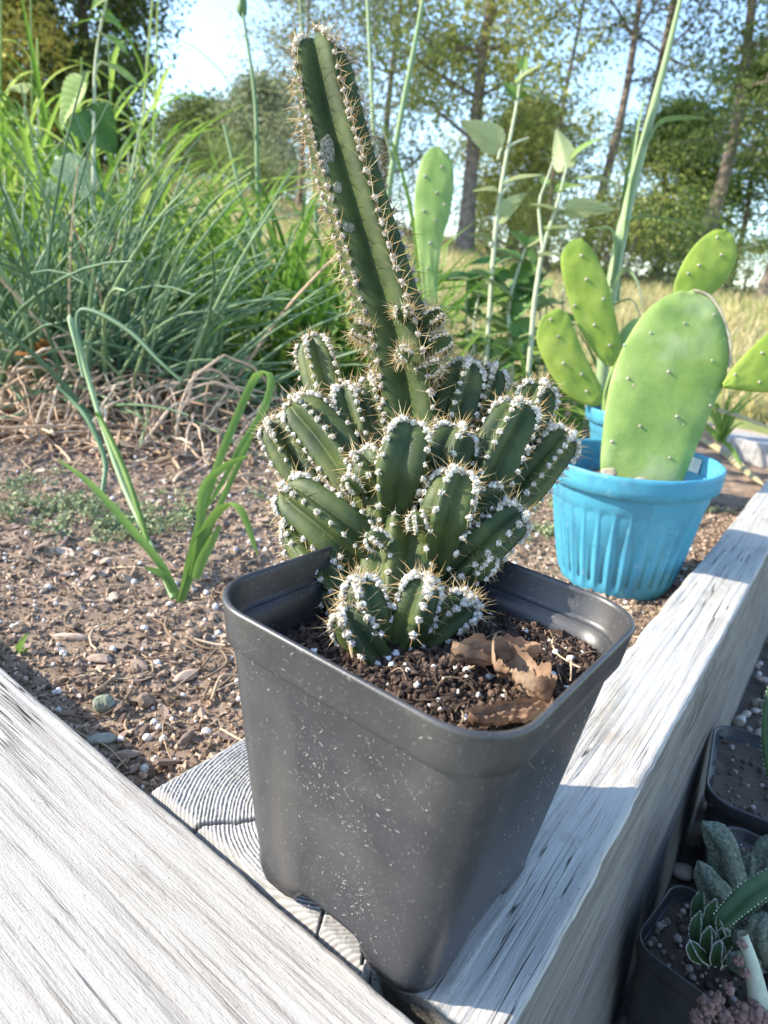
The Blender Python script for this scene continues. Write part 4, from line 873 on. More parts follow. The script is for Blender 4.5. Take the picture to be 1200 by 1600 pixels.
for k in range(1050):
    a = R.rand() * 6.283; rad_ = .04 + .22 * R.rand() ** .8; st = CB + A([R.randn() * .12 + .04, R.randn() * .05 - .05 - .12 * R.rand() * (k % 2), .008 + .05 * R.rand() * ((k + 1) % 2)])
    az = rad(180) + R.randn() * .9; L_ = .06 + .16 * R.rand(); P = spray(st, az, L_, rad(20 * R.randn() - 10), 1.6 + R.rand(), 14, .15)
    P[:, 2] += .008 * fbm(np.arange(14) * .7 + k, np.zeros(14), 2); P[:, 2] = np.maximum(P[:, 2], soilz(P[:, 0], P[:, 1]) + .001 + .02 * R.rand() * R.rand())
    V, F = tube(P, np.full(14, (.0007 + .0008 * R.rand())) * (1 + .35 * R.randn(14).clip(-1, 1) * .5), 5)
    if k < 110: obj('dead_leaf', V, F, m_curl, chive)
    else: extra.append((V, F))
joined(extra, 'dead_leaf_mass', m_curl, chive)
# papery dead leaves in the clump
m_pap = proc('papery_leaf', [(.3, (.22, .10, .035)), (.6, (.42, .22, .08)), (.8, (.55, .36, .17))], scale=60, rough=.7, transl=.35, bump=.4, bdist=.002)
for px, py, d, L_, Wd, rz, lb in [(60, 552, .74, .036, .030, .5, 'orange-brown papery dead leaf caught in the chives'), (262, 618, .78, .042, .030, -.4, 'brown papery dead leaf lying right of the chives')]:
    p = AD(px, py, d); V, F = crumple(A([0, 0, 0]), L_, Wd, rz, .012, px * .1, .2); V = p + V[:, :1] * RT + V[:, 1:2] * unit(UP + FW * .4) * 1.1 - V[:, 2:] * FW
    o = obj('dead_leaf', V - p, F, m_pap); o.location = p; tag(o, lb, 'dead leaf')

# bright strap-leaved clumps in the middle, behind the cactus and by the blue pots
def strapclump(px, d, nn_, label, L0=.3, w0=.010, spread=.08, m=m_strap, py=None, el0=55, group='strap-leaved clumps in the bed', singles=40, name='daylily_clump', cat='plant'):
    b = AD(px, 560 if py is None else py, d); b[2] = SZ; t = thing(name, label, cat, b, 0, group); ex = []
    for k in range(nn_):
        s_ = b + A([R.randn() * spread, R.randn() * spread * .6, .002]); az = R.rand() * 6.283; L_ = L0 * (.55 + .6 * R.rand())
        P = spray(s_, az, L_, rad(el0 + 32 * R.rand()), .4 + 1.3 * R.rand(), 12, .03); P[:, 2] = np.maximum(P[:, 2], SZ + .004)
        wd = w0 * (.6 + .6 * R.rand()) * np.sin(np.linspace(.35, 1, 12) * math.pi) ** .6 + .0006; V, F = blade(P, wd, A([math.cos(az), -math.sin(az), 0]), .5)
        if k < singles: obj('leaf', V, F, m, t)
        else: ex.append((V, F))
    if ex: joined(ex, 'leaf_mass', m, t)
    return t
strapclump(420, 1.12, 150, 'bright green strap-leaved clump between the chives and the column', .36, .0105, .11, m=m_weed)
strapclump(500, 1.00, 110, 'strap-leaved clump directly left of the spiny column', .30, .010, .06)
strapclump(330, 1.30, 120, 'sunlit strap-leaved clump behind the chive tips', .36, .011, .10)
strapclump(560, 1.25, 70, 'strap-leaved clump hidden behind the spiny column', .30, .010, .07)
strapclump(770, .95, 60, 'strap-leaved clump left of the rear blue pot', .20, .009, .06, el0=35)
strapclump(850, 1.05, 50, 'low strap-leaved clump behind the yellow-green pads', .18, .009, .06, el0=35)
strapclump(180, 1.35, 170, 'yellow-green leafy clump behind the chives', .50, .013, .12, m=m_weed)
strapclump(95, 1.15, 90, 'fresh yellow-green grass clump mixed into the chives', .46, .012, .12, m=m_weed)
strapclump(40, 1.30, 150, 'yellow-green grass clump at the left picture edge', .50, .011, .12, m=m_weed)
# tall weed grass stems at the upper left, each rooted behind the chives
def culm(pts, r0, label, leaves=4, m=m_weed, group='tall grass stems behind the chives', name='tall_grass', cat='grass stem', lw=.010, head=False):
    P = PP(pts, 22); P0 = P[0].copy(); base = P0.copy(); base[2] = SZ if P0[1] < 1.6 else terr(P0[0], P0[1])
    P = np.vstack([catmull([base, (base + P0) / 2 + A([.004, 0, 0]), P0], 6)[:-1], P]); t = thing(name, label, cat, base, 0, group)
    obj('stem', *tube(P, np.linspace(r0, r0 * .45, len(P)), 7), m, t)
    for k in range(leaves):
        i = int(len(P) * (.35 + .5 * (k + .5 * R.rand()) / max(1, leaves))); az = (rad(90) if k % 2 else rad(-90)) + R.randn() * .7
        Q = spray(P[i], az, .10 + .12 * R.rand(), rad(70), .8 + 1.6 * R.rand(), 11, .03); wd = lw * np.sin(np.linspace(.3, 1, 11) * math.pi) ** .6 + .0005; obj('leaf', *blade(Q, wd, A([math.cos(az), -math.sin(az), 0]), .4), m, t)
    if head:
        V, F = lump(2, .3, 3); obj('flower_head', V * A([.008, .008, .016]) + P[-1], F, m_scape, t)
    return t
for k, (xb, xt, yt, d, lb) in enumerate([(20, 2, -40, 1.5, 'tall pale grass stem nearest the left edge'), (60, 48, -30, 1.6, 'grass stem left of the round poplar leaves'), (75, 58, 60, 1.55, 'shorter grass stem below the poplar shoot'),
        (115, 128, 90, 1.5, 'leafy grass stem just left of the poplar stem'), (175, 170, 60, 1.5, 'grass stem just right of the poplar stem'), (200, 240, -20, 1.3, 'thick dark tipped grass stem right of the poplar'), (245, 248, -30, 1.45, 'straight thin stem against the sky'),
        (270, 205, 200, 1.4, 'slanting grass blade stem over the chives'), (140, 95, 200, 1.6, 'short leafy stem behind the dark poplar leaf')]):
    culm([(xb, 430, d), ((xb + xt) / 2 + 6 * R.randn(), 230, d), (xt, yt, d)], .0042, lb, 5)
culm([(405, 420, 1.15), (402, 260, 1.15), (398, 150, 1.15), (378, 10, 1.15)], .0055, 'pale onion flower stalk left of the spiny column', 1, m_scape, 'onion and leek stalks', 'onion_plant', 'onion stalk', .006, True)
culm([(420, 480, 1.1), (380, 320, 1.1), (350, 195, 1.1)], .0050, 'broken onion leaf left of the pale flower stalk', 0, m_scape, 'onion and leek stalks', 'onion_plant', 'onion stalk')
culm([(590, 420, 1.0), (618, 230, 1.0), (650, 60, 1.0), (668, -40, 1.0)], .0062, 'slanting blue-green leek stalk right of the column tip', 1, m_scape, 'onion and leek stalks', 'flowering_leek', 'leek stalk', .007)
culm([(590, 440, 1.05), (583, 200, 1.05), (572, -40, 1.05)], .0050, 'upright leek stalk just right of the column tip', 0, m_scape, 'onion and leek stalks', 'flowering_leek', 'leek stalk')
culm([(500, 430, 1.1), (480, 150, 1.1), (466, -40, 1.1)], .0042, 'leek stalk partly behind the column tip', 0, m_scape, 'onion and leek stalks', 'flowering_leek', 'leek stalk')
# the big leek at the right with its arching leaves
LK = AD(945, 640, .86); LK[2] = SZ
leek = thing('leek_plant', 'tall blue-green leek with arching leaves behind the prickly pears', 'leek', LK)
obj('stalk', *tube(np.vstack([[LK], PP([(952, 470, .86), (968, 380, .86), (988, 290, .86), (1012, 200, .86), (1040, 95, .86), (1068, -20, .86)], 26)]), np.interp(np.linspace(0, 1, 27), [0, .15, .5, 1], [.0075, .0078, .0062, .0026]), 10), m_scape, leek)
for pts, wd in [([(972, 380, .855), (985, 290, .85), (1000, 190, .85), (1012, 140, .85)], .011), ([(1008, 230, .855), (1030, 192, .85), (1062, 184, .85), (1103, 184, .85)], .008), ([(962, 440, .855), (978, 360, .85), (1000, 338, .845), (1060, 345, .84), (1118, 347, .84)], .009),
                ([(955, 450, .85), (962, 390, .85), (952, 355, .85), (905, 358, .85), (850, 352, .855)], .009), ([(955, 460, .85), (975, 420, .84), (995, 440, .83), (1004, 490, .82)], .009), ([(950, 500, .85), (935, 440, .84), (905, 395, .84), (880, 375, .84)], .008), ([(952, 480, .85), (985, 468, .84), (1003, 500, .83)], .006), ([(965, 470, .86), (975, 300, .86), (1008, 145, .86)], .009)]:
    P = PP(pts, 16); obj('leaf', *blade(P, wd * np.sin(np.linspace(.45, 1, 16) * math.pi) ** .5 + .0006, R.randn(3) * .3 + RT * .6 + FW, .5), m_scape, leek)
V, F = lump(2, .2, 2); obj('flower_bud', V * A([.006, .006, .018]) + AD(1068, -20, .86), F, m_scape, leek)

# poplar shoots: white felted stems with broad toothed leaves
def leaf3(parent, b, tip, width, nrm, m, fold=.18, name='leaf', wave=.06):
    b = A(b); tip = A(tip); L_ = np.linalg.norm(tip - b); T = (tip - b) / L_; N = unit(A(nrm) - T * (A(nrm) @ T)); S = np.cross(T, N)
    t = np.linspace(0, 1, 29); prof = (np.sin(np.clip(t, 0, 1) ** .62 * math.pi) ** .8) * (1 - .18 * t) * (1 + .05 * np.cos(t * 69)); prof[0] = .02; prof[-1] = .01
    c = np.linspace(-1, 1, 13); V = []
    for i in range(29):
        y = c * prof[i] * width / 2; V.append(b + T * (t[i] * L_) + S * y[:, None] + N * (np.abs(c) * prof[i] * width * fold + wave * width * vn(c * 1.6 + b[0] * 90, np.full(13, t[i] * 3)) - .028 * width * np.cos((t[i] * 9 - np.abs(c) * 2.2) * 2 * math.pi) * (np.abs(c) < .9) - .16 * L_ * t[i] ** 2)[:, None])
    V = np.vstack(V); n = 13; i = np.arange(28)[:, None] * n; j = np.arange(12)[None]
    return obj(name, V, np.stack([i + j, i + j + 1, i + n + j + 1, i + n + j], -1).reshape(-1, 4), m, parent)
TOC = -FW
def poplar(label, d, stem_pts, leaves, base_px, twigs=()):
    b = AD(*base_px, d); b[2] = SZ; t = thing('poplar_shoot', label, 'poplar shoot', b, 0, 'poplar shoots in the bed')
    P = np.vstack([[b], PP([(x, y, d) for x, y in stem_pts], 20)]); obj('stem', *tube(P, np.linspace(.0038, .0016, 21) * d, 7), m_pstem, t)
    for tw in twigs: obj('twig', *tube(PP([(x, y, d) for x, y in tw], 8), np.linspace(.0026, .0014, 8) * d, 6), m_pstem, t)
    for (bx, by, tx, ty, wpx, nx, ny, nz, mk) in leaves:
        p, q_ = AD(bx, by, d), AD(tx, ty, d + .012 * R.randn()); leaf3(t, p, q_, wpx * d / F_PX, RT * nx + UP * ny + TOC * nz, {'g': m_popl, 'd': m_popd}[mk])
    return t
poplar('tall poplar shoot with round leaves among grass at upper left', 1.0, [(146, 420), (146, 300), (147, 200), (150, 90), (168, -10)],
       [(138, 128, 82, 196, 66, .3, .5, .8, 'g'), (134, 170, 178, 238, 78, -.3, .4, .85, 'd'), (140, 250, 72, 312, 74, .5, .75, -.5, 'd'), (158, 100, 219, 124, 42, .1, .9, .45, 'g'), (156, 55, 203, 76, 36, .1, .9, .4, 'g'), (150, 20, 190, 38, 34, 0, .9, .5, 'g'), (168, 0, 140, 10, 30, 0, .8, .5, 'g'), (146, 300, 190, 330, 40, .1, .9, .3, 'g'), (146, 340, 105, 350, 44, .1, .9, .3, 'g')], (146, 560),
       twigs=[[(148, 115), (152, 104), (160, 98)], [(146, 180), (142, 172), (136, 170)]])
poplar('poplar shoot with felted pale stem right of the column', .92, [(768, 440), (775, 350), (788, 262), (806, 170), (815, 110)],
       [(785, 232, 722, 186, 46, .2, .6, -.6, 'g'), (808, 158, 790, 122, 44, .1, .8, .6, 'g'), (812, 140, 862, 150, 40, .1, .7, .6, 'g'), (782, 290, 850, 262, 30, .1, .95, .2, 'g'), (776, 345, 818, 300, 34, .1, .8, -.6, 'g'), (776, 300, 740, 292, 30, .1, .9, .3, 'g'), (806, 130, 842, 95, 28, .1, .9, .3, 'g'), (815, 112, 822, 82, 18, .1, .5, .5, 'g'), (770, 380, 735, 360, 40, .1, .9, .3, 'd'), (768, 420, 800, 395, 44, .1, .9, .4, 'd')], (766, 600),
       twigs=[[(778, 250), (782, 235), (786, 232)], [(790, 232), (808, 222), (826, 215)], [(782, 305), (795, 290), (802, 284)]])
poplar('poplar shoot with folded white-backed leaves left of the leek', .90, [(835, 470), (848, 390), (870, 320), (885, 262)],
       [(885, 265, 872, 205, 40, .3, .5, -.8, 'g'), (890, 250, 940, 205, 26, 0, .8, .6, 'g'), (898, 280, 976, 276, 28, 0, .9, .35, 'g'), (880, 330, 962, 322, 36, .2, .8, -.6, 'g'), (870, 300, 915, 282, 38, .1, .9, .5, 'g'), (850, 292, 852, 270, 18, .1, .5, .5, 'g'), (850, 360, 905, 350, 34, .1, .9, .4, 'g'), (840, 400, 880, 395, 36, .1, .9, .4, 'g'), (868, 330, 830, 312, 26, .1, .9, .4, 'g')], (830, 620),
       twigs=[[(848, 390), (842, 320), (855, 280), (866, 246)], [(872, 325), (884, 328), (895, 325)]])
poplar('low leafy poplar shoot behind the yellow-green pads', .93, [(800, 560), (795, 480), (810, 420), (822, 385)],
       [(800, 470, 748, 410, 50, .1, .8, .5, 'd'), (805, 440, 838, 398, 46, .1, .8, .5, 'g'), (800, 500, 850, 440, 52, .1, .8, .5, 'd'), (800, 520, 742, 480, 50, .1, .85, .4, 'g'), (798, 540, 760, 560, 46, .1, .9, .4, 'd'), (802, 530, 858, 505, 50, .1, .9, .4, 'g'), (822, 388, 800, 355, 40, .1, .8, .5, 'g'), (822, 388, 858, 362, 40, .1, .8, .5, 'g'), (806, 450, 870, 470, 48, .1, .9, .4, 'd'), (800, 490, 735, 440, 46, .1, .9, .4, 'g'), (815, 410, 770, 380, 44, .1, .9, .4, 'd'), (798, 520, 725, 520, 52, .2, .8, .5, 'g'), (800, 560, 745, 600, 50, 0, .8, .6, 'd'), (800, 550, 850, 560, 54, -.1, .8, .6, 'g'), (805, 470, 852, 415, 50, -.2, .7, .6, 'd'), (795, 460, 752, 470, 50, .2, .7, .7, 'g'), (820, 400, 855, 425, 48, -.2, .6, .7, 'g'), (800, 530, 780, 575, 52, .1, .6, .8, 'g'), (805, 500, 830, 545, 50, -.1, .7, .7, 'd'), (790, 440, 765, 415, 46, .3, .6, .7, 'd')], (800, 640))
poplar('leafy green poplar sprout between the lone pad and the rear blue pot', 1.02, [(745, 600), (740, 520), (748, 460)],
       [(745, 560, 705, 530, 52, .2, .8, .5, 'g'), (745, 540, 790, 505, 52, -.2, .8, .5, 'd'), (742, 500, 712, 470, 46, .2, .8, .5, 'd'), (746, 480, 775, 450, 44, -.1, .8, .6, 'g'), (748, 465, 735, 425, 40, .1, .7, .7, 'g'), (745, 580, 790, 590, 50, 0, .8, .6, 'g'), (745, 590, 700, 600, 52, 0, .8, .6, 'd')], (745, 640))

def bush_sprout(label, x0, x1, y0, y1, d, nl, basepx, w0=44, group='leafy sprouts in the bed'):
    b = AD(*basepx, d); b[2] = SZ; t = thing('leafy_sprout', label, 'leafy plant', b, 0, group)
    for k in range(4):
        tx = x0 + (x1 - x0) * (k + .5) / 4; top = AD(tx, y0 + 20 + 40 * R.rand(), d + .03 * R.randn()); P = catmull([b, (b + top) / 2 + R.randn(3) * .01, top], 10); obj('stem', *tube(P, np.linspace(.0026, .0012, 10), 6), m_pstem, t)
        for l in range(nl // 4):
            i_ = 2 + int(7.9 * R.rand()); p = P[i_]; a = R.rand() * 6.283; q_ = p + (RT * math.cos(a) + A([0, .6, 0]) * math.sin(a) + UP * (.1 * R.randn() + .15)) * (w0 * d / F_PX) * (.9 + .5 * R.rand())
            leaf3(t, p, q_, w0 * d / F_PX * (.7 + .4 * R.rand()), UP * .8 - RT * .25 + TOC * (.5 + .4 * R.rand()) + RT * .3 * R.randn(), m_popl if R.rand() < .6 else m_popd)
    return t
bush_sprout('bushy bright green sprout between the lone pad and the prickly pears', 715, 830, 390, 580, 1.04, 40, (770, 620))
bush_sprout('leafy sprout low behind the upper yellow-green pad', 810, 890, 400, 560, 1.0, 24, (850, 620), 40)
bush_sprout('broad-leaved weed at the far left among tall grass', -10, 70, 120, 330, 1.25, 32, (30, 560), 48)
bush_sprout('broad-leaved weed right of the tall poplar shoot at upper left', 170, 250, 200, 360, 1.3, 24, (205, 560), 40)
# foreground seedlings
gs = thing('grass_seedling', 'young grass with drooping blades growing from soil left of the pot', 'grass', A([*AT(282, 938, SZ)[:2], SZ]))
m_fgb = proc('grass_blade', [(.3, (.13, .24, .05)), (.6, (.20, .33, .075)), (.8, (.28, .40, .11))], scale=60, transl=.4, rough=.45, stretch=(1, 1, .2))
for pts, wd in [([(282, 940, .395), (300, 860, .395), (335, 740, .40), (375, 640, .405), (402, 585, .41), (424, 590, .405), (412, 640, .40), (375, 700, .395), (352, 745, .392), (320, 800, .392)], 0.0043),
                ([(286, 938, .395), (318, 850, .395), (352, 770, .397), (385, 700, .40), (398, 672, .40)], .0028),
                ([(284, 938, .395), (310, 850, .393), (345, 795, .388), (375, 795, .38), (403, 868, .375)], 0.0050), ([(300, 900, .394), (312, 840, .392), (318, 765, .392), (352, 728, .39), (388, 712, .39)], 0.0045),
                ([(282, 940, .395), (250, 880, .395), (195, 815, .40), (140, 755, .405), (88, 716, .41)], 0.0042), ([(270, 925, .394), (258, 900, .393), (226, 886, .392)], .0042), ([(305, 905, .393), (318, 870, .392), (345, 820, .392)], .0055)]:
    P = PP(pts, 24); obj('blade', *blade(P, wd * np.sin(np.linspace(.16, 1, 24) * math.pi) ** .5 + .0005, RT + FW * .35, .35), m_fgb, gs)
on = thing('onion_seedling', 'kinked blue-green onion leaves arching over the dry straw', 'onion', A([*AT(262, 925, SZ)[:2], SZ]))
for pts, r in [([(270, 935, .396), (235, 850, .42), (195, 765, .45), (160, 665, .47), (135, 580, .48), (113, 505, .48), (108, 498, .48), (120, 545, .475), (130, 590, .475)], .0019),
               ([(128, 560, .49), (122, 492, .49), (150, 488, .485), (205, 520, .475), (250, 565, .465), (284, 596, .46)], .0020),
               ([(160, 770, .47), (164, 720, .48), (140, 660, .485), (112, 625, .49), (88, 602, .49)], .0020), ([(232, 850, .42), (198, 745, .44), (160, 660, .46), (150, 645, .46)], .0022)]:
    P = PP(pts, 24); obj('leaf', *tube(P, np.interp(np.linspace(0, 1, 24), [0, .5, 1], [r * .8, r, r * .5]), 7), m_chive if r != .0022 else m_fgb, on)
sd = thing('clover_seedling', 'small round-leaved green seedling by the bleached board at left edge', 'seedling', A([*AT(22, 1040, SZ)[:2], SZ]))
for bx, by, tx, ty, wpx in [(25, 1045, 32, 990, 30), (25, 1045, 55, 1020, 30), (22, 1045, 10, 1012, 24), (28, 1050, 50, 1048, 28), (20, 1045, -6, 1035, 28), (28, 1040, 38, 1012, 28), (24, 1050, 8, 1052, 26)]:
    leaf3(sd, AD(bx, by, .335), AD(tx, ty, .325 + .01 * R.rand()), wpx * .33 / F_PX, UP + TOC * .7 + RT * .3 * R.randn(), m_fgb)
# pale low ground-cover sprouts on the soil
m_cover = leafm('groundcover', (.16, .22, .10), (.25, .31, .16), (.36, .40, .23), .2, scale=60)
C = []
for px, py, n_, sp_ in [(45, 800, 26, .02), (150, 795, 14, .02), (190, 820, 34, .022), (120, 830, 14, .018), (270, 810, 16, .02), (10, 760, 14, .02), (860, 800, 18, .02), (1100, 800, 16, .012), (860, 840, 16, .015), (350, 770, 12, .02)]:
    b = AT(px, py, SZ); C.append(A([b[0], b[1], 0]) + R.randn(n_, 3) * A([sp_, sp_ * .7, 0]))
C = np.vstack(C); C[:, 2] = soilz(C[:, 0], C[:, 1]) + .003
V, F = leafcloud(C, .006, 14, .0042); V[:, 2] = np.maximum(V[:, 2], soilz(V[:, 0], V[:, 1])); obj('ground_cover', V, F, m_cover, kind='stuff')
# weeds and a straw leaf at the far right of the bed
wb = AD(1128, 690, .92); wb[2] = SZ
wt = thing('weed_tuft', 'small grassy weed before the far corner post', 'weed', wb)
for pts in [[(1125, 690), (1118, 655), (1100, 635), (1085, 640)], [(1130, 690), (1140, 650), (1165, 620), (1180, 605)], [(1130, 688), (1150, 665), (1175, 660)], [(1128, 690), (1135, 640), (1140, 615)], [(1130, 690), (1142, 700), (1160, 730)], [(1126, 690), (1122, 640), (1112, 628)], [(1128, 690), (1155, 640), (1200, 608)], [(1126, 690), (1106, 668), (1092, 662)]]:
    P = PP([(x, y, .92 - .02 * k) for k, (x, y) in enumerate(pts)], 10); obj('blade', *blade(P, .007 * np.sin(np.linspace(.3, 1, 10) * math.pi) ** .6 + .0005, RT + UP * .4, .4), m_fgb, wt)
m_pale = leafm('straw_leaf', (.42, .38, .22), (.50, .48, .30), (.58, .56, .40), .3)
sl_ = thing('straw_leaf', 'long pale dry leaf lying toward the right board', 'dead leaf', AT(1140, 700, SZ))
for pts, wd in [([(1095, 685), (1130, 705), (1165, 735), (1196, 760)], .011), ([(1120, 640), (1150, 648), (1180, 660), (1215, 672)], .006)]:
    P = A([AT(x, y, SZ + .006) for x, y in pts]) if wd > .01 else A([AD(x, y, .9) for x, y in pts]); obj('strip', *blade(catmull(P, 12), wd * np.sin(np.linspace(.25, 1, 12) * math.pi) ** .6 + .0005, A([1, .3, .6]), .4), m_pale, sl_)
# one brown twig by the blue pot
p = A([AT(x, y, SZ + .004) for x, y in [(1080, 830), (1105, 812), (1135, 802), (1150, 800)]]); o = obj('twig', catmull(p, 2), A([[0, 1, 1]])[:0].reshape(0, 3) if 0 else A([[0, 1, 0]]), m_straw); bpy.data.objects.remove(o)
tw = thing('twig', 'thin brown twig on the soil right of the front blue pot', 'twig', p[0]); obj('shaft', *tube(catmull(p, 12), np.linspace(.0010, .0006, 12), 6), m_straw, tw)

# ================================================================== OUTSIDE THE BED, LOWER RIGHT: gravel, pots, succulents
GZ = -.132
m_gravel = proc('gravel', [(.15, (.20, .16, .12)), (.5, (.38, .31, .25)), (.85, (.56, .50, .44))], scale=120, island=.85, rough=.85, bump=.3, bdist=.001)
m_dirt = proc('dirt', [(.3, (.06, .05, .04)), (.7, (.14, .11, .09))], scale=70, rough=.95, bump=.6, bdist=.002)
P = [nR * .045 + dR * -.25, nR * .6 + dR * -.25, nR * .6 + dR * 1.1, nR * .045 + dR * 1.1]
V = A(P); V[:, 2] = GZ - .004; obj('gravel_bed', V, A([[0, 1, 2, 3]]), m_dirt, kind='structure')
q = MB()
for c in [lump(2, .18, 1.2) for _ in range(4)]:
    n = 480; u = .05 + .26 * R.rand(n); v = -.12 + .75 * R.rand(n) ** 1.2; Pp = u[:, None] * nR + v[:, None] * dR; s_ = .0022 + .0042 * R.rand(n)
    q.add(*scatter(c[0] * A([1, .8, .6]), c[1], rotz_tilt(n, .4) * s_[:, None, None], np.column_stack([Pp[:, 0], Pp[:, 1], GZ + s_ * .3])))
q.build('gravel', m_gravel, kind='stuff')
PZ = -.068
def smallpot(cx, cy, half, rz, label):
    s_ = half / .0412; hgt = PZ - GZ; return pot((cx, cy, GZ), rz, label, s_, hgt / (.0848 * s_), None, 'black pots standing outside the bed')
def fill(cx, cy, half, rz, label):
    g = np.linspace(-half * .9, half * .9, 24); U, Vv = np.meshgrid(g, g, indexing='ij'); c_, s_ = math.cos(rz), math.sin(rz); X = cx + c_ * U - s_ * Vv; Y = cy + s_ * U + c_ * Vv
    n = 24; i = np.arange(n - 1)[:, None] * n; j = np.arange(n - 1)[None]; z = PZ - .007
    Q = MB(); Q.add(np.stack([X, Y, z + .003 * fbm(X * 150, Y * 150, 3)], -1).reshape(-1, 3), np.stack([i + j, i + n + j, i + n + j + 1, i + j + 1], -1).reshape(-1, 4))
    m_ = 160; u = (R.rand(m_) * 2 - 1) * half * .85; v = (R.rand(m_) * 2 - 1) * half * .85; sz = .0006 + .0014 * R.rand(m_) ** 2
    Q.add(*scatter(ICO1[0], ICO1[1], rots(m_) * sz[:, None, None], np.stack([cx + c_ * u - s_ * v, cy + s_ * u + c_ * v, z + .0015 + 0 * u], -1)))
    return tag(Q.build('gritty_soil', m_grit), label, 'soil', None, 'stuff')
m_grit = proc('gritty_soil', [(.2, (.06, .045, .035)), (.55, (.16, .125, .10)), (.85, (.45, .41, .36))], scale=300, island=.7, rough=.95)
ya = math.atan2(-.66, .75)
fp = AT(1112, 1478, PZ); sp2 = AT(1235, 1225, PZ); tp3 = AT(1225, 1395, PZ)
for (c_, hf, rz, lb) in [(fp, .0225, -.72, 'small black pot against the right board holding dark stapelia stems'), (sp2, .040, -.46, 'black pot at the right picture edge with grey rim'), (tp3, .030, -.62, 'black pot behind the warty grey-green succulent')]:
    smallpot(c_[0], c_[1], hf, rz, lb); fill(c_[0], c_[1], hf, rz, 'gritty soil inside the ' + lb)
m_wart = proc('warty_leaf', [(.35, (0.075, 0.098, 0.075)), (.6, (0.165, 0.195, 0.150)), (.75, (0.255, 0.277, 0.225))], scale=700, rough=.8, bump=1., bscale=700, bdist=.0015, detail=2)
m_dgr = proc('dark_succulent', [(.3, (.03, .07, .03)), (.7, (.06, .12, .045))], scale=120, rough=.45)
m_pink = proc('pink_crust', [(.3, (.20, .13, .10)), (.6, (.36, .22, .19)), (.8, (.42, .36, .26))], scale=300, rough=.95, bump=1., bdist=.002)
m_pgr = proc('pale_stem', [(.35, (.34, .38, .27)), (.65, (.50, .53, .42))], scale=200, rough=.8, bump=.5, bdist=.001)
m_tooth = proc('pale_teeth', [(.4, (.50, .50, .42)), (.6, (.62, .62, .54))], scale=300, rough=.9)
def succ(name, label, base, stems, m, ribs=4, teeth=True, part='stem', sec=1.):
    t = thing(name, label, 'succulent', base)
    for pts, r in stems:
        P = PP(pts, 14); T = np.gradient(P, axis=0); T /= np.linalg.norm(T, axis=1)[:, None]; ns = ribs * 6; a = np.arange(ns) * 2 * math.pi / ns; rs_ = r * np.interp(np.linspace(0, 1, 14), [0, .35, .8, 1], [.75, 1, .75, .08])
        V = []; tp = []
        for i in range(14):
            s_ = unit(np.cross(-FW, T[i])); f_ = np.cross(T[i], s_); q_ = (.72 + .28 * np.cos(a * ribs)) * rs_[i]; V.append(P[i] + q_[:, None] * (np.sin(a)[:, None] * s_ + sec * np.cos(a)[:, None] * f_))
            for k in range(ribs): d = math.sin(k * 2 * math.pi / ribs) * s_ + sec * math.cos(k * 2 * math.pi / ribs) * f_; tp.append(P[i] + d * rs_[i])
        V = np.vstack(V); i = np.arange(13)[:, None] * ns; j = np.arange(ns)[None]; k = (j + 1) % ns
        o = obj(part, V, np.stack([i + j, i + k, i + ns + k, i + ns + j], -1).reshape(-1, 4), m, t)
        if teeth:
            tp = A(tp); tp = np.vstack([tp, tp[:-ribs] * .5 + tp[ribs:] * .5]); V, F = scatter(ICO1[0], ICO1[1], rots(len(tp)) * (.0002 + .0002 * R.rand(len(tp)))[:, None, None], tp); obj('teeth', V, F, m_tooth, o, kind='stuff')
    return t
dp = float((A(fp) - CAM) @ FW)
succ('stapelia', 'dark green toothed stems clustered in the small black pot', A([fp[0], fp[1], PZ - .006]), [
    ([(1120, 1475, dp), (1095, 1430, dp), (1098, 1388, dp)], .0042), ([(1125, 1480, dp - .004), (1112, 1440, dp - .006), (1118, 1405, dp - .006)], .0036), ([(1110, 1490, dp - .004), (1090, 1460, dp - .006), (1094, 1424, dp - .006)], .0036),
    ([(1130, 1490, dp - .004), (1130, 1465, dp - .008), (1128, 1450, dp - .008)], .003), ([(1115, 1500, dp - .006), (1132, 1480, dp - .01), (1150, 1462, dp - .012)], .0032), ([(1110, 1500, dp - .006), (1106, 1475, dp - .01), (1110, 1448, dp - .012)], .0034),
    ([(1128, 1500, dp - .008), (1150, 1490, dp - .012), (1166, 1478, dp - .014)], .003), ([(1100, 1500, dp - .008), (1086, 1488, dp - .012), (1078, 1470, dp - .012)], .003), ([(1120, 1505, dp - .01), (1122, 1490, dp - .016), (1126, 1470, dp - .016)], .003), ([(1135, 1470, dp + .006), (1118, 1420, dp + .008), (1110, 1370, dp + .008)], .0034)], m_dgr)
d3 = float((A(tp3) - CAM) @ FW)
succ('gasteria', 'warty grey-green succulent with upcurved leaves beside the right board', A([tp3[0], tp3[1], PZ - .006]), [
    ([(1165, 1420, d3 - .02), (1140, 1370, d3 - .02), (1128, 1318, d3 - .02), (1096, 1284, d3 - .02)], .0085), ([(1150, 1420, d3 - .025), (1115, 1390, d3 - .03), (1090, 1345, d3 - .03)], .0065),
    ([(1170, 1420, d3 - .01), (1170, 1370, d3 - .01), (1175, 1330, d3 - .01)], .0055), ([(1200, 1420, d3 - .01), (1200, 1350, d3 - .01), (1220, 1300, d3 - .01)], .009), ([(1190, 1440, d3 - .02), (1215, 1470, d3 - .025), (1240, 1440, d3 - .03)], .009)], m_wart, 3, False, 'leaf', .6)
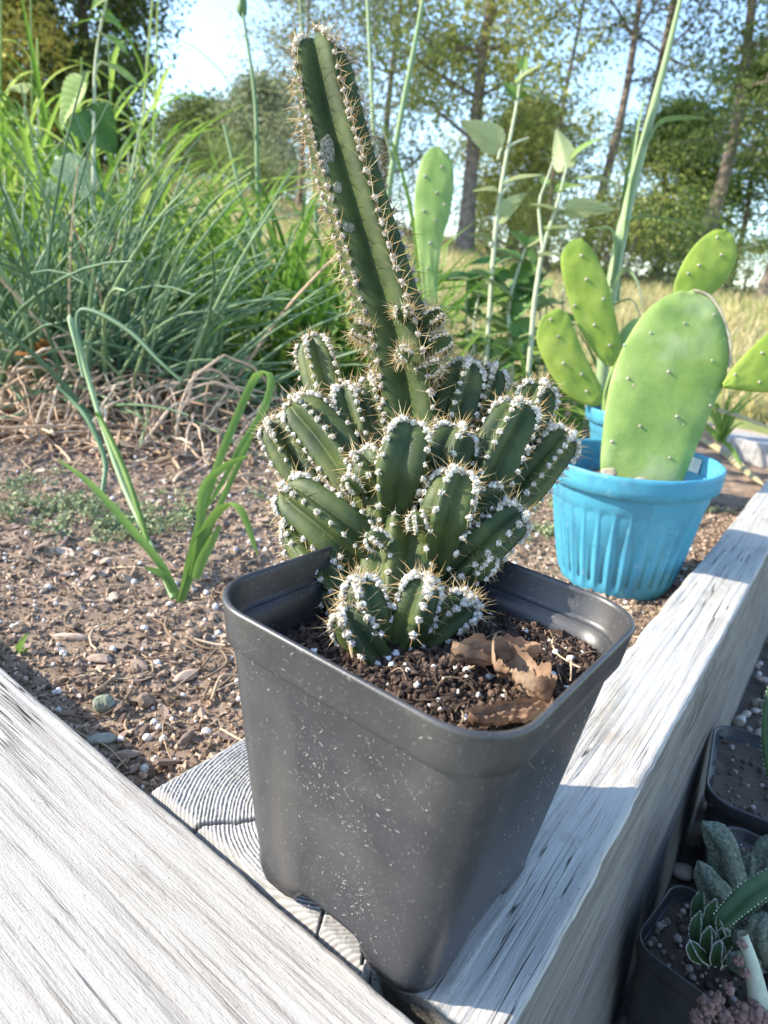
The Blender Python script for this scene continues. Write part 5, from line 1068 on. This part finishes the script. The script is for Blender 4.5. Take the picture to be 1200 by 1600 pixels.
succ('gasteria', 'grey warty rosette low at the right edge below the slanting stem', A([tp3[0] + .004, tp3[1] - .02, PZ - .006]), [
    ([(1190, 1500, d3 - .04), (1165, 1475, d3 - .045), (1160, 1440, d3 - .045)], .0055), ([(1195, 1500, d3 - .045), (1185, 1460, d3 - .05), (1196, 1425, d3 - .05)], .006), ([(1200, 1510, d3 - .045), (1215, 1470, d3 - .05), (1235, 1440, d3 - .05)], .006), ([(1185, 1515, d3 - .05), (1155, 1505, d3 - .055), (1138, 1490, d3 - .055)], .0048)], m_wart, 3, False, 'leaf', .6)
succ('stapelia', 'long dark green toothed stem slanting to the right edge', A([tp3[0] - .012, tp3[1] - .012, PZ - .006]), [([(1128, 1440, d3 - .045), (1165, 1405, d3 - .045), (1215, 1370, d3 - .045), (1250, 1350, d3 - .045)], .0055)], m_dgr)
succ('stapelia', 'green stem and pale leaf in the pot at the right edge', A([sp2[0], sp2[1], PZ - .006]), [([(1215, 1240, .36), (1203, 1150, .36), (1205, 1060, .36)], .005), ([(1240, 1220, .37), (1222, 1140, .37), (1190, 1110, .37)], .0045)], m_dgr)
# pink crusty plant at the very bottom right
bt = AT(1150, 1600, -.06); db = float((bt - CAM) @ FW)
t = thing('crusty_succulent', 'pinkish crusty plant with pale thick stem at the bottom right corner', 'succulent', bt)
obj('stem', *tube(PP([(1190, 1620, db), (1185, 1560, db), (1172, 1500, db), (1160, 1458, db)], 12), np.linspace(.0042, .0016, 12), 9), m_pgr, t)
for px, py, r in [(1108, 1572, .0034), (1095, 1592, .0036), (1130, 1592, .0032), (1160, 1588, .0045), (1180, 1585, .0042), (1160, 1475, .0016), (1153, 1500, .0018), (1164, 1520, .0016), (1195, 1595, .004), (1120, 1560, .0024), (1140, 1545, .0018)]:
    c0 = AD(px, py, db - .003); nk = 34; D_ = R.randn(nk, 3); D_ /= np.linalg.norm(D_, axis=1)[:, None]
    V, F = lump(2, .4, 2.4); Q = MB(); Q.add(V * r * .75 + c0, F); Q.add(*scatter(ICO2[0], ICO2[1], rots(nk) * (r * (.16 + .2 * R.rand(nk)))[:, None, None], c0 + D_ * r * .8, r * .03)); Q.build('knob', m_pink, t)

for o in list(bpy.data.objects):
    if o.name not in scene.objects: bpy.data.objects.remove(o)
